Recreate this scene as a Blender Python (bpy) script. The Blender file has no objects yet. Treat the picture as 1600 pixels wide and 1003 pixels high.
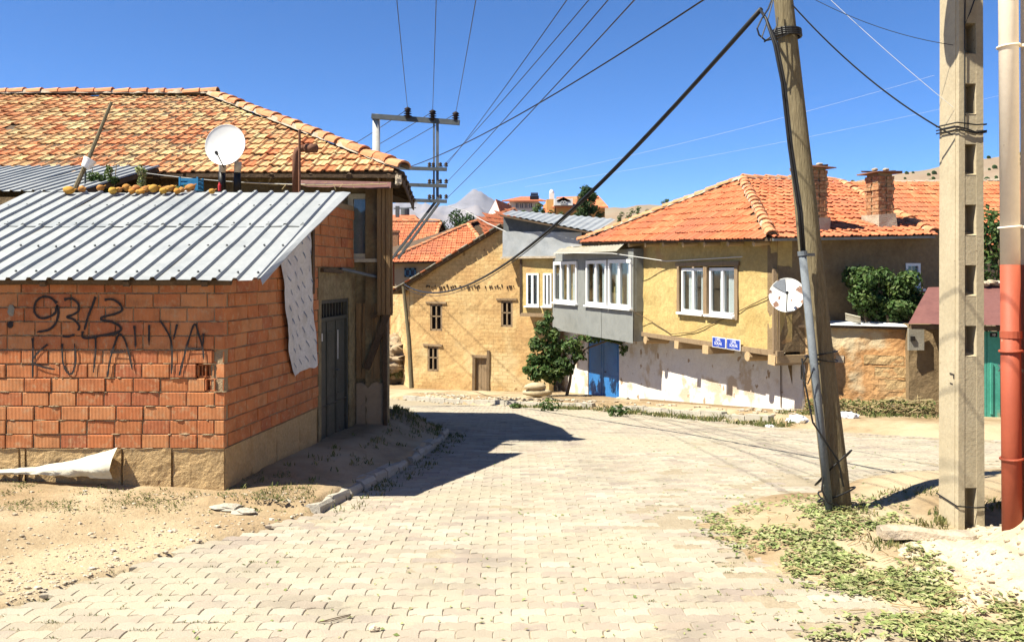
import bpy, math, random
from mathutils import Vector, Matrix, noise

S = bpy.context.scene
COL = S.collection
R = math.radians
rng = random.Random(7)

# ------------------------------------------------------------------ camera, world, sun, exposure
EYE = 2.1            # eye height above the shed's plot (z = 0)
F = 1341.0           # focal length in photo pixels (1600 wide)
cam_d = bpy.data.cameras.new('camera')
cam_d.sensor_width = 36.0
cam_d.lens = F / 1600.0 * 36.0
cam_d.shift_y = -(501.5 - 428.0) / 1600.0
cam_d.clip_start = 0.05
cam_d.clip_end = 40000
cam = bpy.data.objects.new('camera', cam_d)
COL.objects.link(cam)
cam.location = (0, 0, EYE)
cam.rotation_euler = (R(90), 0, 0)
S.camera = cam

SUN_D = Vector((0.63, 0.28, -1.0)).normalized()      # direction the light travels
world = bpy.data.worlds.new('World')
S.world = world
world.use_nodes = True
wn = world.node_tree.nodes
wl = world.node_tree.links
wn.clear()
sky = wn.new('ShaderNodeTexSky')
sky.sky_type = 'NISHITA'
sky.sun_disc = False
sky.sun_elevation = math.asin(-SUN_D.z)
sky.sun_rotation = math.atan2(-SUN_D.x, -SUN_D.y)
sky.altitude = 2800
sky.air_density = 0.8
sky.dust_density = 0.0
sky.ozone_density = 10.0
bg = wn.new('ShaderNodeBackground')
bg.inputs['Strength'].default_value = 0.072
wo = wn.new('ShaderNodeOutputWorld')
hs = wn.new('ShaderNodeHueSaturation')
hs.inputs['Saturation'].default_value = 1.10
wl.new(sky.outputs[0], hs.inputs['Color'])
wl.new(hs.outputs[0], bg.inputs[0])
wl.new(bg.outputs[0], wo.inputs[0])

sun_d = bpy.data.lights.new('sun', 'SUN')
sun_d.energy = 5.0
sun_d.angle = R(0.53)
sun_d.color = (1.0, 0.94, 0.80)
sun = bpy.data.objects.new('sun', sun_d)
COL.objects.link(sun)
sun.location = (-30, -10, 50)
sun.rotation_euler = SUN_D.to_track_quat('-Z', 'Y').to_euler()

S.view_settings.view_transform = 'Standard'
S.view_settings.look = 'None'
S.view_settings.exposure = 1.5
S.view_settings.gamma = 1.0

# ------------------------------------------------------------------ helpers
WM = {}                                  # world matrices of what has been built


def P(px, py, D):
    """a point measured in the photograph, at depth D metres"""
    return Vector(((px - 800.0) / F * D, D, EYE - (py - 428.0) / F * D))


def XP(px, D):
    return (px - 800.0) / F * D


def ZP(py, D):
    return EYE - (py - 428.0) / F * D


def tag(o, label, cat, group=None):
    o['label'] = label
    o['category'] = cat
    if group:
        o['group'] = group
    return o


def link(o, parent=None, M=None):
    COL.objects.link(o)
    M = M or Matrix.Identity(4)
    o.matrix_basis = M
    WM[o.name] = M.copy()
    if parent is not None:
        o.parent = parent
        o.matrix_parent_inverse = WM[parent.name].inverted()
    return o


def thing(name, label, cat, loc, group=None):
    o = bpy.data.objects.new(name, None)
    o.empty_display_size = 0.2
    link(o, None, Matrix.Translation(Vector(loc)))
    return tag(o, label, cat, group)


def fr_basis(U, N):
    U = Vector(U).normalized()
    N = Vector(N).normalized()
    return U, N


class MB:
    def __init__(s):
        s.v = []
        s.f = []
        s.mi = []

    def add(s, vs, fs, mi=0):
        b = len(s.v)
        s.v.extend([tuple(p) for p in vs])
        for f in fs:
            s.f.append(tuple(i + b for i in f))
            s.mi.append(mi)
        return s

    def quad(s, a, b, c, d, mi=0):
        return s.add([a, b, c, d], [(0, 1, 2, 3)], mi)

    def box(s, c, size, rot=None, mi=0, jit=0.0):
        x, y, z = size[0] / 2, size[1] / 2, size[2] / 2
        vs = [Vector((sx * x, sy * y, sz * z)) for sz in (-1, 1) for sy in (-1, 1) for sx in (-1, 1)]
        if jit:
            vs = [p + Vector((rng.uniform(-jit, jit), rng.uniform(-jit, jit), rng.uniform(-jit, jit))) for p in vs]
        c = Vector(c)
        if rot is not None:
            vs = [rot @ p for p in vs]
        vs = [p + c for p in vs]
        return s.add(vs, [(0, 2, 3, 1), (4, 5, 7, 6), (0, 1, 5, 4), (2, 6, 7, 3), (0, 4, 6, 2), (1, 3, 7, 5)], mi)

    def beam(s, p, q, w, h, up=(0, 0, 1), mi=0, w2=None, h2=None):
        p = Vector(p); q = Vector(q)
        d = (q - p).normalized()
        up = Vector(up)
        if abs(d.dot(up)) > 0.99:
            up = Vector((0, 1, 0))
        r = d.cross(up).normalized()
        u = r.cross(d).normalized()
        w2 = w if w2 is None else w2
        h2 = h if h2 is None else h2
        vs = []
        for c, a, b in ((p, w, h), (q, w2, h2)):
            for sx, sy in ((-1, -1), (1, -1), (1, 1), (-1, 1)):
                vs.append(c + r * (sx * a / 2) + u * (sy * b / 2))
        return s.add(vs, [(0, 1, 2, 3)[::-1], (4, 5, 6, 7), (0, 1, 5, 4)[::-1][::-1], (1, 2, 6, 5), (2, 3, 7, 6), (3, 0, 4, 7)], mi)

    def tube(s, pts, r, n=8, cap=True, mi=0):
        pts = [Vector(p) for p in pts]
        m = len(pts)
        rs = r if isinstance(r, (list, tuple)) else [r] * m
        b = len(s.v)
        prev = None
        for i, p in enumerate(pts):
            d = (pts[min(i + 1, m - 1)] - pts[max(i - 1, 0)])
            if d.length < 1e-9:
                d = Vector((0, 0, 1))
            d.normalize()
            if prev is None:
                a = Vector((0, 0, 1)) if abs(d.z) < 0.9 else Vector((1, 0, 0))
                x = d.cross(a).normalized()
            else:
                x = (prev - d * prev.dot(d))
                if x.length < 1e-6:
                    x = d.orthogonal()
                x.normalize()
            prev = x
            y = d.cross(x)
            for k in range(n):
                t = 2 * math.pi * k / n
                q = p + (x * math.cos(t) + y * math.sin(t)) * rs[i]
                s.v.append(tuple(q))
        for i in range(m - 1):
            for k in range(n):
                k2 = (k + 1) % n
                s.f.append((b + i * n + k, b + i * n + k2, b + (i + 1) * n + k2, b + (i + 1) * n + k))
                s.mi.append(mi)
        if cap:
            s.f.append(tuple(b + k for k in range(n))[::-1]); s.mi.append(mi)
            s.f.append(tuple(b + (m - 1) * n + k for k in range(n))); s.mi.append(mi)
        return s

    def lathe(s, prof, M=None, n=16, mi=0):
        """prof: list of (radius, z), revolved about z"""
        M = M or Matrix.Identity(4)
        b = len(s.v)
        for r, z in prof:
            for k in range(n):
                t = 2 * math.pi * k / n
                s.v.append(tuple(M @ Vector((r * math.cos(t), r * math.sin(t), z))))
        for i in range(len(prof) - 1):
            for k in range(n):
                k2 = (k + 1) % n
                s.f.append((b + i * n + k, b + i * n + k2, b + (i + 1) * n + k2, b + (i + 1) * n + k)); s.mi.append(mi)
        s.f.append(tuple(b + k for k in range(n))[::-1]); s.mi.append(mi)
        s.f.append(tuple(b + (len(prof) - 1) * n + k for k in range(n))); s.mi.append(mi)
        return s

    def blob(s, c, r, seed=0, amp=0.25, nu=10, nv=7, flat=False, mi=0, freq=1.0):
        """an uneven stone or fruit"""
        c = Vector(c)
        rx, ry, rz = r if isinstance(r, (tuple, list)) else (r, r, r)
        vs = []
        for j in range(nv + 1):
            ph = math.pi * j / nv
            for i in range(nu):
                th = 2 * math.pi * i / nu
                d = Vector((math.sin(ph) * math.cos(th), math.sin(ph) * math.sin(th), math.cos(ph)))
                k = 1 + amp * noise.noise(d * 1.6 * freq + Vector((seed * 3.1, seed * 1.7, seed * 0.9)))
                vs.append(c + Vector((d.x * rx * k, d.y * ry * k, d.z * rz * k)))
        fs = []
        for j in range(nv):
            for i in range(nu):
                i2 = (i + 1) % nu
                fs.append((j * nu + i, (j + 1) * nu + i, (j + 1) * nu + i2, j * nu + i2))
        return s.add(vs, fs, mi)

    def obj(s, name, mat, parent=None, smooth=False, kind=None):
        me = bpy.data.meshes.new(name)
        if not s.v:
            s.v = [(0, 0, 0), (0.001, 0, 0), (0, 0.001, 0)]; s.f = [(0, 1, 2)]; s.mi = [0]
        xs = [p[0] for p in s.v]; ys = [p[1] for p in s.v]; zs = [p[2] for p in s.v]
        o0 = Vector(((min(xs) + max(xs)) / 2, (min(ys) + max(ys)) / 2, min(zs)))
        me.from_pydata([(p[0] - o0.x, p[1] - o0.y, p[2] - o0.z) for p in s.v], [], s.f)
        mats = mat if isinstance(mat, (list, tuple)) else [mat]
        for m in mats:
            me.materials.append(m)
        if len(mats) > 1:
            me.polygons.foreach_set('material_index', s.mi)
        if smooth:
            me.polygons.foreach_set('use_smooth', [True] * len(me.polygons))
        me.update()
        o = bpy.data.objects.new(name, me)
        link(o, parent, Matrix.Translation(o0))
        if kind:
            o['kind'] = kind
        return o


def local_mesh(name, mb, mat, smooth=False):
    """a mesh kept in its own coordinates, to be shared by many pieces"""
    me = bpy.data.meshes.new(name)
    me.from_pydata(mb.v, [], mb.f)
    mats = mat if isinstance(mat, (list, tuple)) else [mat]
    for m in mats:
        me.materials.append(m)
    if len(mats) > 1:
        me.polygons.foreach_set('material_index', mb.mi)
    if smooth:
        me.polygons.foreach_set('use_smooth', [True] * len(me.polygons))
    me.update()
    return me


def piece(name, me, parent, M):
    o = bpy.data.objects.new(name, me)
    return link(o, parent, M)


def basis(O, X, Y, Z):
    return Matrix(((X[0], Y[0], Z[0], O[0]), (X[1], Y[1], Z[1], O[1]), (X[2], Y[2], Z[2], O[2]), (0, 0, 0, 1)))


class Frame:
    """a wall's own axes: s along it (to the right seen from outside), z up, n outwards"""
    def __init__(f, O, U):
        f.O = Vector((O[0], O[1], 0))
        f.U = Vector((U[0], U[1], 0)).normalized()
        f.N = Vector((f.U.y, -f.U.x, 0))
        f.Z = Vector((0, 0, 1))

    def p(f, s, z, n=0.0):
        return f.O + f.U * s + f.Z * z + f.N * n

    def rot(f):
        return Matrix((f.U, -f.N, f.Z)).transposed().to_3x3()

    def M(f, s, z, n=0.0):
        return basis(f.p(s, z, n), f.U, -f.N, f.Z)


def lerp_pts(pts, x):
    if x <= pts[0][0]:
        return pts[0][1]
    for (a, b), (c, d) in zip(pts, pts[1:]):
        if x <= c:
            return b + (d - b) * (x - a) / (c - a)
    return pts[-1][1]


def smooth(t):
    t = max(0.0, min(1.0, t))
    return t * t * (3 - 2 * t)


def nz(x, y, z=0.0):
    return noise.noise(Vector((x, y, z)))


def wall(mb, fr, s0, s1, z0, z1, holes=(), cell=0.2, disp=0.02, thick=0.3, seed=0, freq=2.0, deep=0.18, mi=0):
    """an uneven rendered wall with real openings; z0 / z1 may be functions of s"""
    f0 = z0 if callable(z0) else (lambda s: z0)
    f1 = z1 if callable(z1) else (lambda s: z1)

    def lines(a, b, cuts):
        ks = sorted(set([a, b] + [c for c in cuts if a < c < b]))
        out = []
        for p, q in zip(ks, ks[1:]):
            n = max(1, int(math.ceil((q - p) / cell)))
            out += [p + (q - p) * i / n for i in range(n)]
        return out + [b]
    zs_all = [f0(s0 + (s1 - s0) * i / 8) for i in range(9)] + [f1(s0 + (s1 - s0) * i / 8) for i in range(9)]
    ss = lines(s0, s1, [h[0] for h in holes] + [h[1] for h in holes])
    zz = lines(min(zs_all), max(zs_all), [h[2] for h in holes] + [h[3] for h in holes])
    idx = {}
    b = len(mb.v)
    for i, s_ in enumerate(ss):
        lo, hi = f0(s_), f1(s_)
        for j, z_ in enumerate(zz):
            z = min(max(z_, lo), hi)
            p = fr.p(s_, z)
            edge = min([1.0] + [max(0.0, max(h[0] - s_, s_ - h[1], h[2] - z, z - h[3])) * 6 for h in holes])
            k = noise.noise(p * freq + Vector((seed, 0, 0))) + 0.5 * noise.noise(p * freq * 2.7 + Vector((0, seed, 0))) + 0.25 * noise.noise(p * freq * 6.1)
            mb.v.append(tuple(p + fr.N * (k * disp * (0.25 + 0.75 * min(1, edge)))))
            idx[i, j] = b + i * len(zz) + j
    for i in range(len(ss) - 1):
        for j in range(len(zz) - 1):
            sm = (ss[i] + ss[i + 1]) / 2
            zm = (zz[j] + zz[j + 1]) / 2
            if any(h[0] < sm < h[1] and h[2] < zm < h[3] for h in holes):
                continue
            if max(f1(ss[i]), f1(ss[i + 1])) <= zz[j] + 1e-6 or min(f0(ss[i]), f0(ss[i + 1])) >= zz[j + 1] - 1e-6:
                continue
            mb.f.append((idx[i, j], idx[i + 1, j], idx[i + 1, j + 1], idx[i, j + 1]))
            mb.mi.append(mi)
    for a, c, z_0, z_1 in holes:                       # reveals
        e = -0.004
        for p, q in (((a, z_0), (c, z_0)), ((c, z_0), (c, z_1)), ((c, z_1), (a, z_1)), ((a, z_1), (a, z_0))):
            mb.quad(fr.p(p[0], p[1], 0.0), fr.p(p[0], p[1], -deep), fr.p(q[0], q[1], -deep), fr.p(q[0], q[1], 0.0), mi)
    # back, ends and top so that the wall has thickness
    n = 12
    top = []
    for i in range(n + 1):
        s_ = s0 + (s1 - s0) * i / n
        top.append((s_, f0(s_), f1(s_)))
    for (a, a0, a1), (c, c0, c1) in zip(top, top[1:]):
        if not any(h[0] < c and h[1] > a for h in holes):
            mb.quad(fr.p(c, c0, -thick), fr.p(a, a0, -thick), fr.p(a, a1, -thick), fr.p(c, c1, -thick), mi)
        mb.quad(fr.p(a, a1, disp * 0.4), fr.p(c, c1, disp * 0.4), fr.p(c, c1, -thick), fr.p(a, a1, -thick), mi)
    for s_ in (s0, s1):
        mb.quad(fr.p(s_, f0(s_), disp * 0.3), fr.p(s_, f0(s_), -thick), fr.p(s_, f1(s_), -thick), fr.p(s_, f1(s_), disp * 0.3), mi)
    return mb


# ------------------------------------------------------------------ materials
MATS = {}


def pmat(name, cols, scale=2.5, detail=8, rough=0.9, bump=0.25, bscale=35, rnd=None, metal=0.0, spec=0.25,
         var=0.25, coords='pos', stretch=None, spots=None, ribs=None, trans=None, patch=None, courses=None, K=0.8):
    if name in MATS:
        return MATS[name]
    sc_ = lambda c: tuple(q * K for q in c)
    cols = [sc_(c) for c in cols]
    rnd = [sc_(c) for c in rnd] if rnd else None
    patch = (sc_(patch[0]),) + tuple(patch[1:]) if patch else None
    spots = (sc_(spots[0]),) + tuple(spots[1:]) if spots else None
    m = bpy.data.materials.new(name)
    m.use_nodes = True
    nt = m.node_tree
    N, L = nt.nodes, nt.links
    bs = N['Principled BSDF']
    bs.inputs['Roughness'].default_value = rough
    bs.inputs['Metallic'].default_value = metal
    bs.inputs['Specular IOR Level'].default_value = spec
    if coords == 'pos':
        geo = N.new('ShaderNodeNewGeometry')
        src = geo.outputs['Position']
    else:
        tc = N.new('ShaderNodeTexCoord')
        src = tc.outputs['Object']
    if stretch:
        mp = N.new('ShaderNodeMapping')
        mp.inputs['Scale'].default_value = stretch
        L.new(src, mp.inputs['Vector'])
        src = mp.outputs['Vector']

    def noisetex(sc, det, ro=0.6):
        t = N.new('ShaderNodeTexNoise')
        t.inputs['Scale'].default_value = sc
        t.inputs['Detail'].default_value = det
        t.inputs['Roughness'].default_value = ro
        L.new(src, t.inputs['Vector'])
        return t.outputs['Fac']

    def ramp(fac, cs, lo=0.3, hi=0.7, const=False):
        r = N.new('ShaderNodeValToRGB')
        e = r.color_ramp.elements
        while len(e) < len(cs):
            e.new(0.5)
        for i, c in enumerate(cs):
            e[i].position = lo + (hi - lo) * i / max(1, len(cs) - 1)
            e[i].color = (c[0], c[1], c[2], 1)
        if const:
            r.color_ramp.interpolation = 'CONSTANT'
        L.new(fac, r.inputs['Fac'])
        return r.outputs['Color']

    def mix(fac, a, b, mode='MIX'):
        x = N.new('ShaderNodeMix')
        x.data_type = 'RGBA'
        x.blend_type = mode
        if isinstance(fac, (int, float)):
            x.inputs[0].default_value = fac
        else:
            L.new(fac, x.inputs[0])
        for k, v in ((6, a), (7, b)):
            if isinstance(v, tuple):
                x.inputs[k].default_value = (v[0], v[1], v[2], 1)
            else:
                L.new(v, x.inputs[k])
        return x.outputs[2]

    f1 = noisetex(scale, detail)
    if rnd:
        oi = N.new('ShaderNodeObjectInfo')
        g2 = N.new('ShaderNodeNewGeometry')
        ad = N.new('ShaderNodeMath'); ad.operation = 'ADD'
        L.new(oi.outputs['Random'], ad.inputs[0])
        L.new(g2.outputs['Random Per Island'], ad.inputs[1])
        fr_ = N.new('ShaderNodeMath'); fr_.operation = 'FRACT'
        L.new(ad.outputs[0], fr_.inputs[0])
        base = ramp(fr_.outputs[0], rnd, 0.0, 1.0)
        lo = 1 - var
        shade = ramp(f1, [(lo, lo, lo), (1, 1, 1), (1 + var * .4,) * 3])
        col = mix(1.0, base, shade, 'MULTIPLY')
        if len(cols) > 1:                                # patches of another colour over the pieces (lichen, dust)
            msk = noisetex(scale * 2.3, 6, 0.7)
            mr = ramp(msk, [(0, 0, 0), (1, 1, 1)], 0.52, 0.72)
            col = mix(mr, col, cols[1])
    else:
        col = ramp(f1, cols)
        f2 = noisetex(scale * 9, 6, 0.7)
        lo = 1 - var
        col = mix(1.0, col, ramp(f2, [(lo, lo, lo), (1, 1, 1)], 0.3, 0.65), 'MULTIPLY')
    if patch:                                             # patch = (colour, scale, lo, hi)
        pf = noisetex(patch[1], 5, 0.55)
        col = mix(ramp(pf, [(0, 0, 0), (1, 1, 1)], patch[2], patch[3]), col, patch[0])
    if spots:                                             # spots = (colour, scale, threshold)
        sf = noisetex(spots[1], 3, 0.5)
        col = mix(ramp(sf, [(0, 0, 0), (1, 1, 1)], spots[2], spots[2] + 0.04), col, spots[0])
    if courses:                                           # faint mud-brick courses showing through the render
        sp = N.new('ShaderNodeSeparateXYZ'); L.new(src, sp.inputs[0])
        cb_ = N.new('ShaderNodeCombineXYZ'); L.new(sp.outputs[0], cb_.inputs[0]); L.new(sp.outputs[2], cb_.inputs[1])
        bt = N.new('ShaderNodeTexBrick')
        bt.inputs['Scale'].default_value = 1.0
        bt.inputs['Brick Width'].default_value = courses[0]
        bt.inputs['Row Height'].default_value = courses[1]
        bt.inputs['Mortar Size'].default_value = courses[1] * .10
        bt.inputs['Mortar Smooth'].default_value = .6
        bt.inputs['Color1'].default_value = (1, 1, 1, 1); bt.inputs['Color2'].default_value = (.90, .88, .84, 1)
        bt.inputs['Mortar'].default_value = (.66, .62, .56, 1)
        L.new(cb_.outputs[0], bt.inputs['Vector'])
        mk = ramp(noisetex(.7, 4, .6), [(0, 0, 0), (1, 1, 1)], .40, .60)
        cc = mix(mk, (1.0, 1.0, 1.0), bt.outputs['Color'])
        col = mix(1.0, col, cc, 'MULTIPLY')
    L.new(col, bs.inputs['Base Color'])
    if bump:
        bf = noisetex(bscale, 6, 0.65)
        bn = N.new('ShaderNodeBump')
        bn.inputs['Strength'].default_value = bump
        bn.inputs['Distance'].default_value = 0.03
        L.new(bf, bn.inputs['Height'])
        if ribs:
            tc2 = N.new('ShaderNodeTexCoord')
            sx = N.new('ShaderNodeSeparateXYZ')
            L.new(tc2.outputs['Object'], sx.inputs[0])
            mu = N.new('ShaderNodeMath'); mu.operation = 'MULTIPLY'
            mu.inputs[1].default_value = 2 * math.pi / ribs
            L.new(sx.outputs[0], mu.inputs[0])
            si = N.new('ShaderNodeMath'); si.operation = 'SINE'
            L.new(mu.outputs[0], si.inputs[0])
            b2 = N.new('ShaderNodeBump')
            b2.inputs['Strength'].default_value = 0.55
            b2.inputs['Distance'].default_value = 0.004
            L.new(si.outputs[0], b2.inputs['Height'])
            L.new(bn.outputs[0], b2.inputs['Normal'])
            L.new(b2.outputs[0], bs.inputs['Normal'])
        else:
            L.new(bn.outputs[0], bs.inputs['Normal'])
    if trans:                                             # leaves let some light through
        tr = N.new('ShaderNodeBsdfTranslucent')
        L.new(col, tr.inputs['Color'])
        mx = N.new('ShaderNodeMixShader')
        mx.inputs[0].default_value = trans
        L.new(bs.outputs[0], mx.inputs[1])
        L.new(tr.outputs[0], mx.inputs[2])
        L.new(mx.outputs[0], N['Material Output'].inputs['Surface'])
    MATS[name] = m
    return m


def glass_mat():
    m = bpy.data.materials.new('window glass')
    m.use_nodes = True
    N, L = m.node_tree.nodes, m.node_tree.links
    N.clear()
    out = N.new('ShaderNodeOutputMaterial')
    t = N.new('ShaderNodeBsdfTransparent'); t.inputs[0].default_value = (0.86, 0.90, 0.91, 1)
    g = N.new('ShaderNodeBsdfGlossy'); g.inputs['Roughness'].default_value = 0.04
    lw = N.new('ShaderNodeLayerWeight'); lw.inputs[0].default_value = 0.5
    pw = N.new('ShaderNodeMath'); pw.operation = 'POWER'; pw.inputs[1].default_value = 3.0
    L.new(lw.outputs['Facing'], pw.inputs[0])
    fz = N.new('ShaderNodeMath'); fz.operation = 'MULTIPLY_ADD'; fz.inputs[1].default_value = 0.45; fz.inputs[2].default_value = 0.04
    L.new(pw.outputs[0], fz.inputs[0])
    mx = N.new('ShaderNodeMixShader')
    L.new(fz.outputs[0], mx.inputs[0]); L.new(t.outputs[0], mx.inputs[1]); L.new(g.outputs[0], mx.inputs[2])
    L.new(mx.outputs[0], out.inputs[0])
    return m


M_glass = glass_mat()
M_dirt = pmat('dirt', [(.27, .18, .09), (.35, .25, .14), (.40, .30, .185)], scale=0.9, bump=0.6, bscale=22, var=0.35,
              patch=((.43, .345, .22), 0.55, .44, .60))
M_bed = pmat('sand bed', [(.33, .27, .18), (.41, .35, .25)], scale=4, bump=0.5, bscale=60)
M_paver = pmat('paver', [(.4, .4, .4), (.42, .37, .265)], rnd=[(.32, .275, .21), (.39, .35, .265), (.345, .285, .225), (.43, .39, .305), (.30, .25, .205), (.37, .33, .25)],
               scale=1.3, var=0.2, bump=0.35, bscale=70, patch=((.39, .345, .25), 0.42, .48, .70), spots=((.24, .21, .16), 1.1, .70))
M_kerb = pmat('kerb stone', [(.40, .36, .29), (.50, .46, .38)], scale=5, bump=0.5, bscale=40)
M_brick = pmat('hollow brick', [(.4, .2, .1), (.52, .31, .165)], rnd=[(.50, .165, .06), (.54, .20, .075), (.46, .145, .055), (.57, .245, .10), (.50, .18, .068), (.43, .135, .06)],
               scale=7, var=0.25, bump=0.12, bscale=60, ribs=0.0135)
M_mortar = pmat('mortar', [(.33, .23, .13), (.45, .34, .21)], scale=9, bump=0.8, bscale=60)
M_plinth = pmat('plinth concrete', [(.46, .295, .135), (.54, .37, .18), (.46, .315, .16)], scale=3, bump=0.8, bscale=28, var=.3)
M_galv = pmat('galvanised sheet', [(.325, .345, .35), (.385, .40, .40), (.285, .305, .315)], scale=1.6, rough=0.5, metal=0.2, spec=.45, bump=0.05, bscale=7, var=.14, spots=((.30, .25, .19), 9.0, .80))
M_galv_dull = pmat('dull zinc sheet', [(.19, .20, .19), (.26, .27, .255), (.215, .225, .215)], scale=1.7, rough=0.65, metal=0.15, spec=.4, bump=0.12, bscale=5, var=.15)
M_tile_old = pmat('old roof tile', [(.4, .3, .2), (.56, .45, .24)], rnd=[(.42, .14, .055), (.50, .20, .085), (.54, .40, .19), (.46, .16, .065), (.56, .44, .22), (.48, .19, .08), (.52, .33, .15), (.40, .125, .05)],
                  scale=1.1, var=0.3, bump=0.3, bscale=40)
M_tile = pmat('red roof tile', [(.4, .2, .1), (.56, .27, .13)], rnd=[(.48, .135, .056), (.53, .16, .068), (.44, .112, .046), (.56, .19, .085), (.50, .145, .06)],
              scale=1.3, var=0.28, bump=0.25, bscale=40, patch=((.38, .125, .065), 0.6, .46, .68))
M_tile_ridge = pmat('ridge tile', [(.4, .2, .1), (.58, .34, .18)], rnd=[(.54, .22, .10), (.60, .28, .14), (.50, .18, .08)], scale=2, var=0.3, bump=0.3)
M_lime = pmat('lime mortar', [(.42, .33, .23), (.54, .46, .35)], scale=6, bump=0.8, bscale=30)
M_adobe = pmat('adobe render', [(.54, .325, .135), (.62, .41, .18), (.67, .485, .235)], courses=(.33, .135), scale=0.9, bump=0.5, bscale=16, var=.35, patch=((.60, .46, .25), 0.45, .52, .68), spots=((.28, .17, .075), 3.2, .69))
M_adobe2 = pmat('ochre render', [(.48, .335, .12), (.54, .395, .155), (.57, .435, .18)], scale=1.1, bump=0.6, bscale=20, var=.28, patch=((.42, .24, .11), 0.9, .60, .72))
M_adobe3 = pmat('orange mud render', [(.47, .24, .095), (.53, .30, .13), (.55, .37, .19)], scale=1.2, bump=0.9, bscale=14, var=.35, patch=((.50, .40, .25), 0.9, .56, .64))
M_brownwall = pmat('brown render', [(.20, .135, .07), (.27, .19, .10), (.25, .17, .095)], scale=1.2, bump=0.6, bscale=18, var=.3)
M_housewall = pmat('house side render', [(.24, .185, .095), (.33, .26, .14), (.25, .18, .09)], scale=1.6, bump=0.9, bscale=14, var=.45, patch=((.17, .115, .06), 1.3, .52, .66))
M_white = pmat('whitewash', [(.66, .60, .53), (.74, .70, .64), (.70, .65, .58)], scale=1.5, bump=0.5, bscale=20, var=.12, spots=((.36, .26, .17), 4.0, .655), patch=((.52, .42, .31), 1.1, .54, .60))
M_pvc = pmat('white window frame', [(.78, .78, .77), (.82, .82, .81)], rough=.35, bump=0, var=.04)
M_curtain = pmat('curtain', [(.70, .70, .68), (.78, .78, .76)], scale=4, bump=0, var=.1)
M_dark = pmat('dark interior', [(.012, .010, .008), (.02, .017, .014)], bump=0, var=.1)  # near-black colour stands in for shade inside openings
M_wood = pmat('weathered timber', [(.22, .145, .08), (.33, .235, .14), (.27, .18, .10)], scale=3, stretch=(6, 6, 1), bump=0.5, bscale=14, var=.35)
M_wood_pale = pmat('pale beam end', [(.46, .31, .16), (.54, .39, .22)], scale=6, bump=0.4, var=.25)
M_wood_dark = pmat('dark old timber', [(.085, .055, .033), (.15, .10, .06)], scale=4, bump=0.5, bscale=20, var=.4)
M_plank = pmat('brown planks', [(.27, .165, .075), (.36, .235, .115)], scale=3, stretch=(7, 7, .8), bump=0.5, bscale=12, var=.35)
M_pole = pmat('wooden pole', [(.15, .118, .062), (.25, .205, .12), (.18, .14, .075)], scale=2.2, stretch=(9, 9, .5), bump=0.7, bscale=8, var=.5)
M_concrete = pmat('concrete', [(.44, .365, .24), (.52, .44, .30)], scale=3, bump=0.18, bscale=40, var=.18, spots=((.26, .20, .12), 22, .70))
M_grey_pole = pmat('grey concrete', [(.42, .41, .38), (.50, .49, .46)], scale=4, bump=0.2)
M_steel = pmat('painted steel', [(.075, .085, .09), (.11, .12, .125)], scale=6, rough=.8, bump=.05)
M_black = pmat('black rubber', [(.010, .010, .011), (.018, .018, .018)], rough=.5, bump=.05, var=.1)
M_wire = pmat('wire', [(.03, .035, .045), (.05, .055, .06)], rough=.5, bump=0, var=.1)
M_wire_pale = pmat('pale wire', [(.55, .55, .52), (.65, .65, .62)], bump=0, var=.1)
M_conduit = pmat('grey conduit', [(.13, .15, .17), (.18, .20, .22)], scale=6, rough=.8, metal=0, bump=.1, bscale=50)
M_ceramic = pmat('dark porcelain', [(.02, .013, .012), (.035, .02, .018)], rough=.6, bump=0, spec=.2)
M_dish = pmat('dish white', [(.76, .76, .73), (.82, .82, .80)], rough=.5, bump=.03, var=.05)
M_dish_rust = pmat('worn dish', [(.74, .74, .70), (.80, .80, .77)], rough=.6, bump=.1, var=.1, patch=((.22, .12, .08), 5.0, .555, .585))
M_grey_paint = pmat('grey paint', [(.20, .22, .25), (.24, .26, .29)], bump=.05)
M_rust = pmat('rusty iron', [(.12, .055, .035), (.20, .09, .05), (.15, .07, .045)], scale=8, rough=.8, bump=.3, bscale=60)
M_rust_sheet = pmat('red brown sheet', [(.145, .062, .055), (.20, .088, .075), (.17, .07, .06)], scale=2, rough=.6, bump=.2, bscale=8, var=.2)
M_blue = pmat('blue door paint', [(.020, .135, .40), (.03, .19, .50), (.03, .17, .44)], scale=3, rough=.5, bump=.2, bscale=18, var=.25)
M_green = pmat('green gate paint', [(.05, .30, .22), (.10, .40, .30)], scale=2, rough=.6, bump=.2, var=.25, patch=((.48, .36, .19), 1.4, .56, .68))
M_signblue = pmat('sign blue', [(.012, .045, .33), (.02, .06, .38)], rough=.35, bump=0, var=.08)
M_signwhite = pmat('sign white', [(.78, .78, .78), (.80, .80, .80)], rough=.4, bump=0, var=.03)
M_paint_black = pmat('spray paint', [(.03, .027, .028), (.06, .045, .04)], scale=14, bump=0, var=.4)
M_tarp = pmat('dirty canvas', [(.60, .55, .42), (.70, .66, .54)], scale=3, bump=.3, bscale=20, var=.2)
M_foil = pmat('insulation sheet', [(.58, .56, .53), (.68, .66, .63), (.54, .51, .46)], scale=4, rough=.5, bump=.4, bscale=9, var=.2)
M_print = pmat('blue print', [(.10, .17, .30), (.14, .21, .34)], bump=0)
M_bucket = pmat('white plastic', [(.72, .72, .72), (.80, .80, .80)], rough=.4, bump=0, var=.05)
M_pump = pmat('pumpkin', [(.4, .3, .1), (.55, .36, .10)], rnd=[(.46, .19, .03), (.50, .25, .035), (.36, .14, .045), (.52, .30, .04), (.34, .16, .06)], scale=9, var=.2, bump=.1)
M_crate = pmat('blue crate', [(.03, .20, .42), (.04, .26, .48)], rough=.5, bump=0)
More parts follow.
